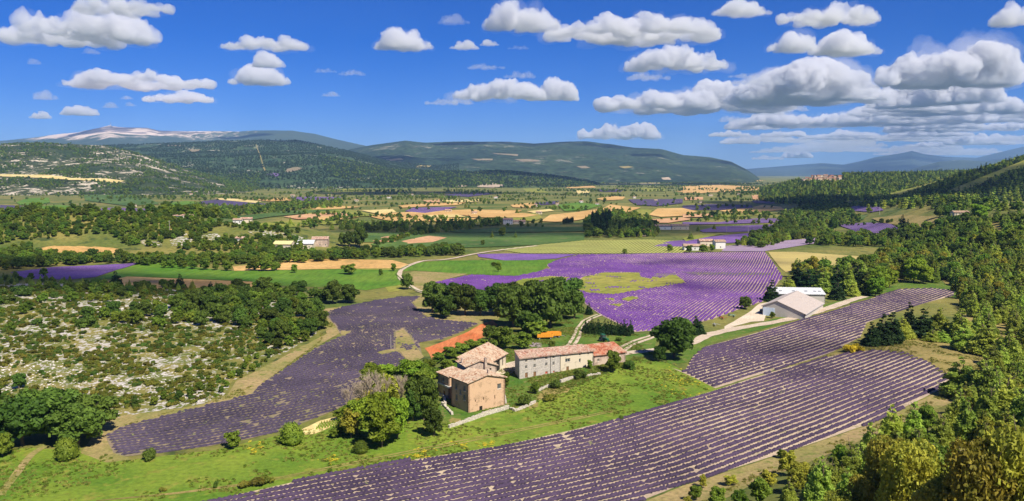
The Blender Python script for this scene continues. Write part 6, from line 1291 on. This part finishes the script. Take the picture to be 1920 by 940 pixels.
CM = cloud_mat(); CLOUD_DENS = 0.0028; CMT = cloud_mat(); CLOUD_DENS = 0.0007; CMF = cloud_mat(); CLOUD_DENS = 0.013
def outer_skin(m2):
    b_ = bmesh.new(); b_.from_mesh(m2); b_.verts.ensure_lookup_table(); seen = set(); best = []
    for v0 in b_.verts:                       # keep the outer skin, drop closed cavities
        if v0.index in seen: continue
        st = [v0]; seen.add(v0.index); isl = []
        while st:
            q = st.pop(); isl.append(q)
            for e_ in q.link_edges:
                w = e_.other_vert(q)
                if w.index not in seen: seen.add(w.index); st.append(w)
        if len(isl) > len(best): best = isl
    keep_ = set(q.index for q in best); bmesh.ops.delete(b_, geom=[q for q in b_.verts if q.index not in keep_], context='VERTS'); b_.to_mesh(m2); b_.free(); m2.update()
def cloud_mesh(seed, asp, flat=0.3, lumps=26):
    """unit-width cumulus: a heap of puffs with a flat base, fused and roughened"""
    rg = random.Random(seed); bm = bmesh.new()
    for i in range(lumps):
        x = rg.uniform(-.5, .5) * .82; env = max(.12, 1 - (abs(x) / .5) ** 2.0); hh = asp * env * (0.65 + .5 * mn.noise(Vector((x * 4.5, seed * 3.1, 0))) + .25)
        r = max(.045, min(.15, hh * rg.uniform(.22, .46))); zc = rg.uniform(r * .25, max(r * .3, hh - r)); y = rg.uniform(-.26, .26) * env
        mm = bmesh.ops.create_icosphere(bm, subdivisions=2, radius=r); 
        for v in mm['verts']: v.co = Vector((v.co.x * 1.25 + x, v.co.y * 1.2 + y, max(v.co.z + zc, 0)))
    me = bpy.data.meshes.new('cloud_tmp'); bm.to_mesh(me); bm.free(); o = bpy.data.objects.new('cloud_tmp', me); COL.objects.link(o)
    md = o.modifiers.new('r', 'REMESH'); md.mode = 'VOXEL'; md.voxel_size = 0.008
    dg = bpy.context.evaluated_depsgraph_get(); ev = o.evaluated_get(dg); m2 = bpy.data.meshes.new_from_object(ev); bpy.data.objects.remove(o)
    outer_skin(m2)
    n = len(m2.vertices); co = np.empty(n * 3, np.float32); nr = np.empty(n * 3, np.float32); m2.vertices.foreach_get('co', co); m2.vertices.foreach_get('normal', nr); co = co.reshape(-1, 3); nr = nr.reshape(-1, 3)
    d = np.empty(n)
    for i in range(n):
        c = Vector(co[i]); b = .5 - abs(mn.noise(c * 11 + Vector((seed, 0, 0)))); b2 = .5 - abs(mn.noise(c * 24 + Vector((seed, 5, 0)))); b3 = mn.noise(c * 55)
        d[i] = b * .050 + b2 * .040 + (.5 - abs(b3)) * .018 + mn.noise(c * 5) * .03 - .03
    k = np.clip(co[:, 2] / .03, .25, 1); co = co + nr * (d * k)[:, None]; co[:, 2] = np.maximum(co[:, 2], -.004 + 0.012 * np.sin(co[:, 0] * 23))
    m2.vertices.foreach_set('co', co.ravel()); m2.update()
    o = bpy.data.objects.new('cloud_tmp', m2); COL.objects.link(o); md = o.modifiers.new('r', 'REMESH'); md.mode = 'VOXEL'; md.voxel_size = 0.0065
    ev = o.evaluated_get(bpy.context.evaluated_depsgraph_get()); m2 = bpy.data.meshes.new_from_object(ev); bpy.data.objects.remove(o); outer_skin(m2)
    m2.materials.clear(); m2.materials.append(CM); m2.update(); m2.name = 'cloud'; return m2
CMESH = {a: [cloud_mesh(s * 5 + int(a * 40), a, lumps=60) for s in range(5)] for a in (0.16, 0.30, 0.46)}
BASEZ = 1400.0
def cloud(cx, ybot, w, h, label, seed=0, group=None, name='cloud'):
    """cloud whose base centre is seen at (cx, ybot), w by h pixels"""
    s = slope_of(ybot); D = min((BASEZ - EYE) / max(s, .0215), 62000); zb = EYE + s * D; zb = max(zb, 1150)
    D = (zb - EYE) / s; k = (cx - 960) / F; X = k * (D * CA - (zb - EYE) * SA); W_ = w * D / F / 0.96; Hm = h * D / F
    # what is seen is the face plus the foreshortened base
    a = Hm / W_; key = min(CMESH, key=lambda q: abs(q * 1.12 - a)); me = CMESH[key][seed % 5]
    zs = np.empty(len(me.vertices) * 3, np.float32); me.vertices.foreach_get('co', zs); zt = zs[2::3].max(); wd = zs[0::3].max() - zs[0::3].min()
    o = bpy.data.objects.new(name, me); COL.objects.link(o); o.location = (X, D + W_ * .26, zb); sx = W_ / wd; o.scale = (sx * (1 if seed % 2 else -1), sx, Hm / zt * .95)
    if any(q in label for q in ('faint', 'thin', 'wisp', 'tattered', 'tiny')):
        o.material_slots[0].link = 'OBJECT'; o.material_slots[0].material = CMT
    elif w > 85:                                     # a thin torn veil round the dense heart of the cloud
        f = bpy.data.objects.new('fringe', CMESH[key][(seed + 2) % 5]); COL.objects.link(f); f.parent = o; f.scale = (1.06, 1.12, 1.03); f.location = (0, 0, -.012); f.material_slots[0].link = 'OBJECT'; f.material_slots[0].material = CMF
    tag(o, label, 'cloud', group)
CL = [(100, 66, 300, 66, 'long white cloud across the top left corner of the sky'), (205, 14, 180, 40, 'cloud cut by the top edge above the long top left one'), (487, 86, 160, 28, 'flat topped cloud above the two rounded ones left of the middle'),
 (497, 124, 62, 32, 'small round cloud sandwiched between a flat one and a wider one'), (476, 155, 112, 40, 'rounded cloud just below the small round one'), (228, 156, 270, 34, 'long ragged band of cloud at the left below the top corner'), (320, 188, 130, 26, 'oval flat cloud above the mountain at left'),
 (140, 215, 66, 20, 'small cloud low at the left above the bare summit'), (70, 222, 40, 16, 'smallest round cloud low at the far left'), (78, 186, 48, 20, 'tattered small cloud at the far left'), (202, 202, 32, 13, 'tiny cloud right of the small low left ones'), (242, 199, 22, 9, 'tiny puff below the oval flat cloud'), (234, 186, 24, 8, 'tiny faint puff left of the oval flat cloud'), (60, 120, 26, 12, 'tiny faint puff at the far left under the corner cloud'),
 (166, 100, 34, 12, 'small faint puff under the corner cloud'), (752, 88, 112, 44, 'single bright rounded cloud left of centre'), (618, 180, 36, 10, 'tiny cloud low left of centre'), (608, 135, 42, 10, 'left of two thin small clouds left of centre'), (656, 140, 50, 12, 'right of two thin small clouds left of centre'), (850, 42, 60, 20, 'thin small cloud near the top middle'), (870, 90, 56, 18, 'left small cloud of the pair right of the bright rounded one'), (917, 84, 36, 12, 'right small cloud of the pair right of the bright rounded one'), (972, 91, 40, 8, 'tiny flat cloud at the middle of the sky'),
 (978, 50, 145, 56, 'bulky cloud at the top middle edge'), (1200, 58, 340, 62, 'large long cloud spreading along the top right of centre'), (1400, 22, 110, 30, 'ragged right end cloud at the top edge'), (1575, 34, 185, 44, 'cloud cut by the top edge at right'), (1905, 45, 76, 50, 'cloud at the top right corner'),
 (935, 182, 180, 42, 'broad white cloud at the middle above the range'), (1050, 187, 76, 48, 'round cloud at the right end of the broad middle one'), (840, 194, 92, 14, 'thin flat cloud left below the broad middle one'), (910, 127, 70, 12, 'thin streak of cloud above the broad middle one'), (975, 145, 60, 16, 'faint puff on top of the broad middle cloud'),
 (1282, 125, 190, 50, 'lens shaped cloud right of centre'), (1495, 93, 95, 40, 'small heaped cloud above the great right bank'), (1600, 97, 135, 50, 'heaped cloud above the great right bank, right of the smaller one'), (1330, 200, 380, 66, 'long lower left part of the great cloud bank at right'), (1550, 185, 290, 90, 'tall central heap of the great cloud bank at right'), (1820, 155, 270, 90, 'big heaped cloud at the right edge'), (1480, 190, 200, 60, 'middle part of the great cloud bank at right'),
 (1168, 258, 155, 34, 'low white cloud above the range right of centre'), (1295, 214, 60, 12, 'faint grey wisp below the great bank'), (1500, 296, 56, 18, 'small pointed cloud low over the distant blue hills'), (1820, 290, 26, 12, 'tiny cloud right of the distant peak'), (1445, 299, 60, 10, 'thin low cloud left of the pointed one')]
for i, (x, y, w, h, l) in enumerate(CL): cloud(x, y, w, h, l, i)
rc = random.Random(12)
for i in range(46):
    u = rc.random(); y = 205 + 72 * u; x = rc.uniform(1240 + (20 if u < .4 else 0) + (1 - u) * 330, 2000); w = rc.uniform(80, 210) * (1.05 - u * .45); cloud(x, y, w, w * rc.uniform(.16, .26) * (1 - .25 * u), 'flattened cloud of the broken layer above the blue hills at right', i, 'broken cloud layer at lower right')
for i in range(34):
    y = rc.uniform(255, 292); x = rc.uniform(1360, 1960); w = rc.uniform(50, 130); cloud(x, y, w, w * rc.uniform(.10, .18), 'thin streak of cloud low over the blue hills at right', i, 'thin low cloud streaks at right')
for i in range(16):
    y = rc.uniform(120, 235); x = rc.uniform(1150, 1940); w = rc.uniform(40, 110); cloud(x, y, w, w * rc.uniform(.14, .25), 'faint grey wisp around the great cloud bank at right', i, 'faint wisps at right')
for i in range(3): cloud(1700 + i * 70, 200 - i * 5, 120, 50, 'puffy cloud at the upper edge of the broken layer at right', i, 'puffs on the broken layer')
# fair-weather clouds overhead that cast the patches of shade on the land
def overhead(gx, gy, w, d=None, h=170, label='white cloud passing overhead, outside the picture'):
    t = (BASEZ + 60) / sd.z; x = gx + sd.x * t; y = gy + sd.y * t; me = CMESH[0.30][int(abs(gx)) % 3]; o = bpy.data.objects.new('cloud', me); COL.objects.link(o); o.location = (x, y, BASEZ); o.scale = (w, (d or w) * 1.7, h / .33)
    tag(o, label, 'cloud', 'clouds passing overhead')
overhead(-250, 455, 280, 90); overhead(60, 930, 700, 190, 150); overhead(700, 1500, 900, 500, 200); overhead(20, 255, 10, 10) if False else None
overhead(132, 600, 170, 22, 60); overhead(112, 474, 130, 14, 50); overhead(98, 318, 90, 26, 50)
overhead(600, 4600, 2400, 600, 250); overhead(-1500, 6800, 2200, 900, 250); overhead(2500, 5200, 1500, 700, 250); overhead(-300, 2600, 900, 400, 200)
# ------------------------------------------------------------------ haze
hz = MB(); hz.box(-34000, 34000, -400, 34000, -70, 1120)
m = bpy.data.materials.new('haze'); m.use_nodes = True; n = m.node_tree.nodes; n.remove(n['Principled BSDF']); v = n.new('ShaderNodeVolumePrincipled'); v.inputs['Color'].default_value = (0.34, 0.58, 1, 1); v.inputs['Density'].default_value = 3.6e-5; v.inputs['Anisotropy'].default_value = 0.0; m.node_tree.links.new(v.outputs[0], n['Material Output'].inputs['Volume'])
tag(hz.build('haze', m), kind='stuff')

# alike things in small groups: say which one by its place from the left
ORD = ['leftmost', 'second from the left', 'third from the left', 'fourth from the left', 'fifth from the left', 'sixth from the left', 'seventh from the left', 'eighth from the left', 'ninth from the left', 'tenth from the left', 'eleventh from the left', 'twelfth from the left', 'thirteenth from the left', 'fourteenth from the left', 'fifteenth from the left', 'sixteenth from the left', 'seventeenth from the left', 'eighteenth from the left', 'nineteenth from the left', 'twentieth from the left']
grp_ = {}
for o in COL.objects:
    if o.parent is None and 'group' in o and 'overhead' not in o['group']: grp_.setdefault((o['group'], o.get('label')), []).append(o)
for (g_, l_), L_ in grp_.items():
    if 1 < len(L_) <= 20 and len(l_.split()) <= 12:
        L_.sort(key=lambda o: float(to_px(o.location.x, o.location.y, o.location.z)[0]))
        for i, o in enumerate(L_): o['label'] = l_ + ', ' + ('rightmost' if i == len(L_) - 1 else ORD[i])
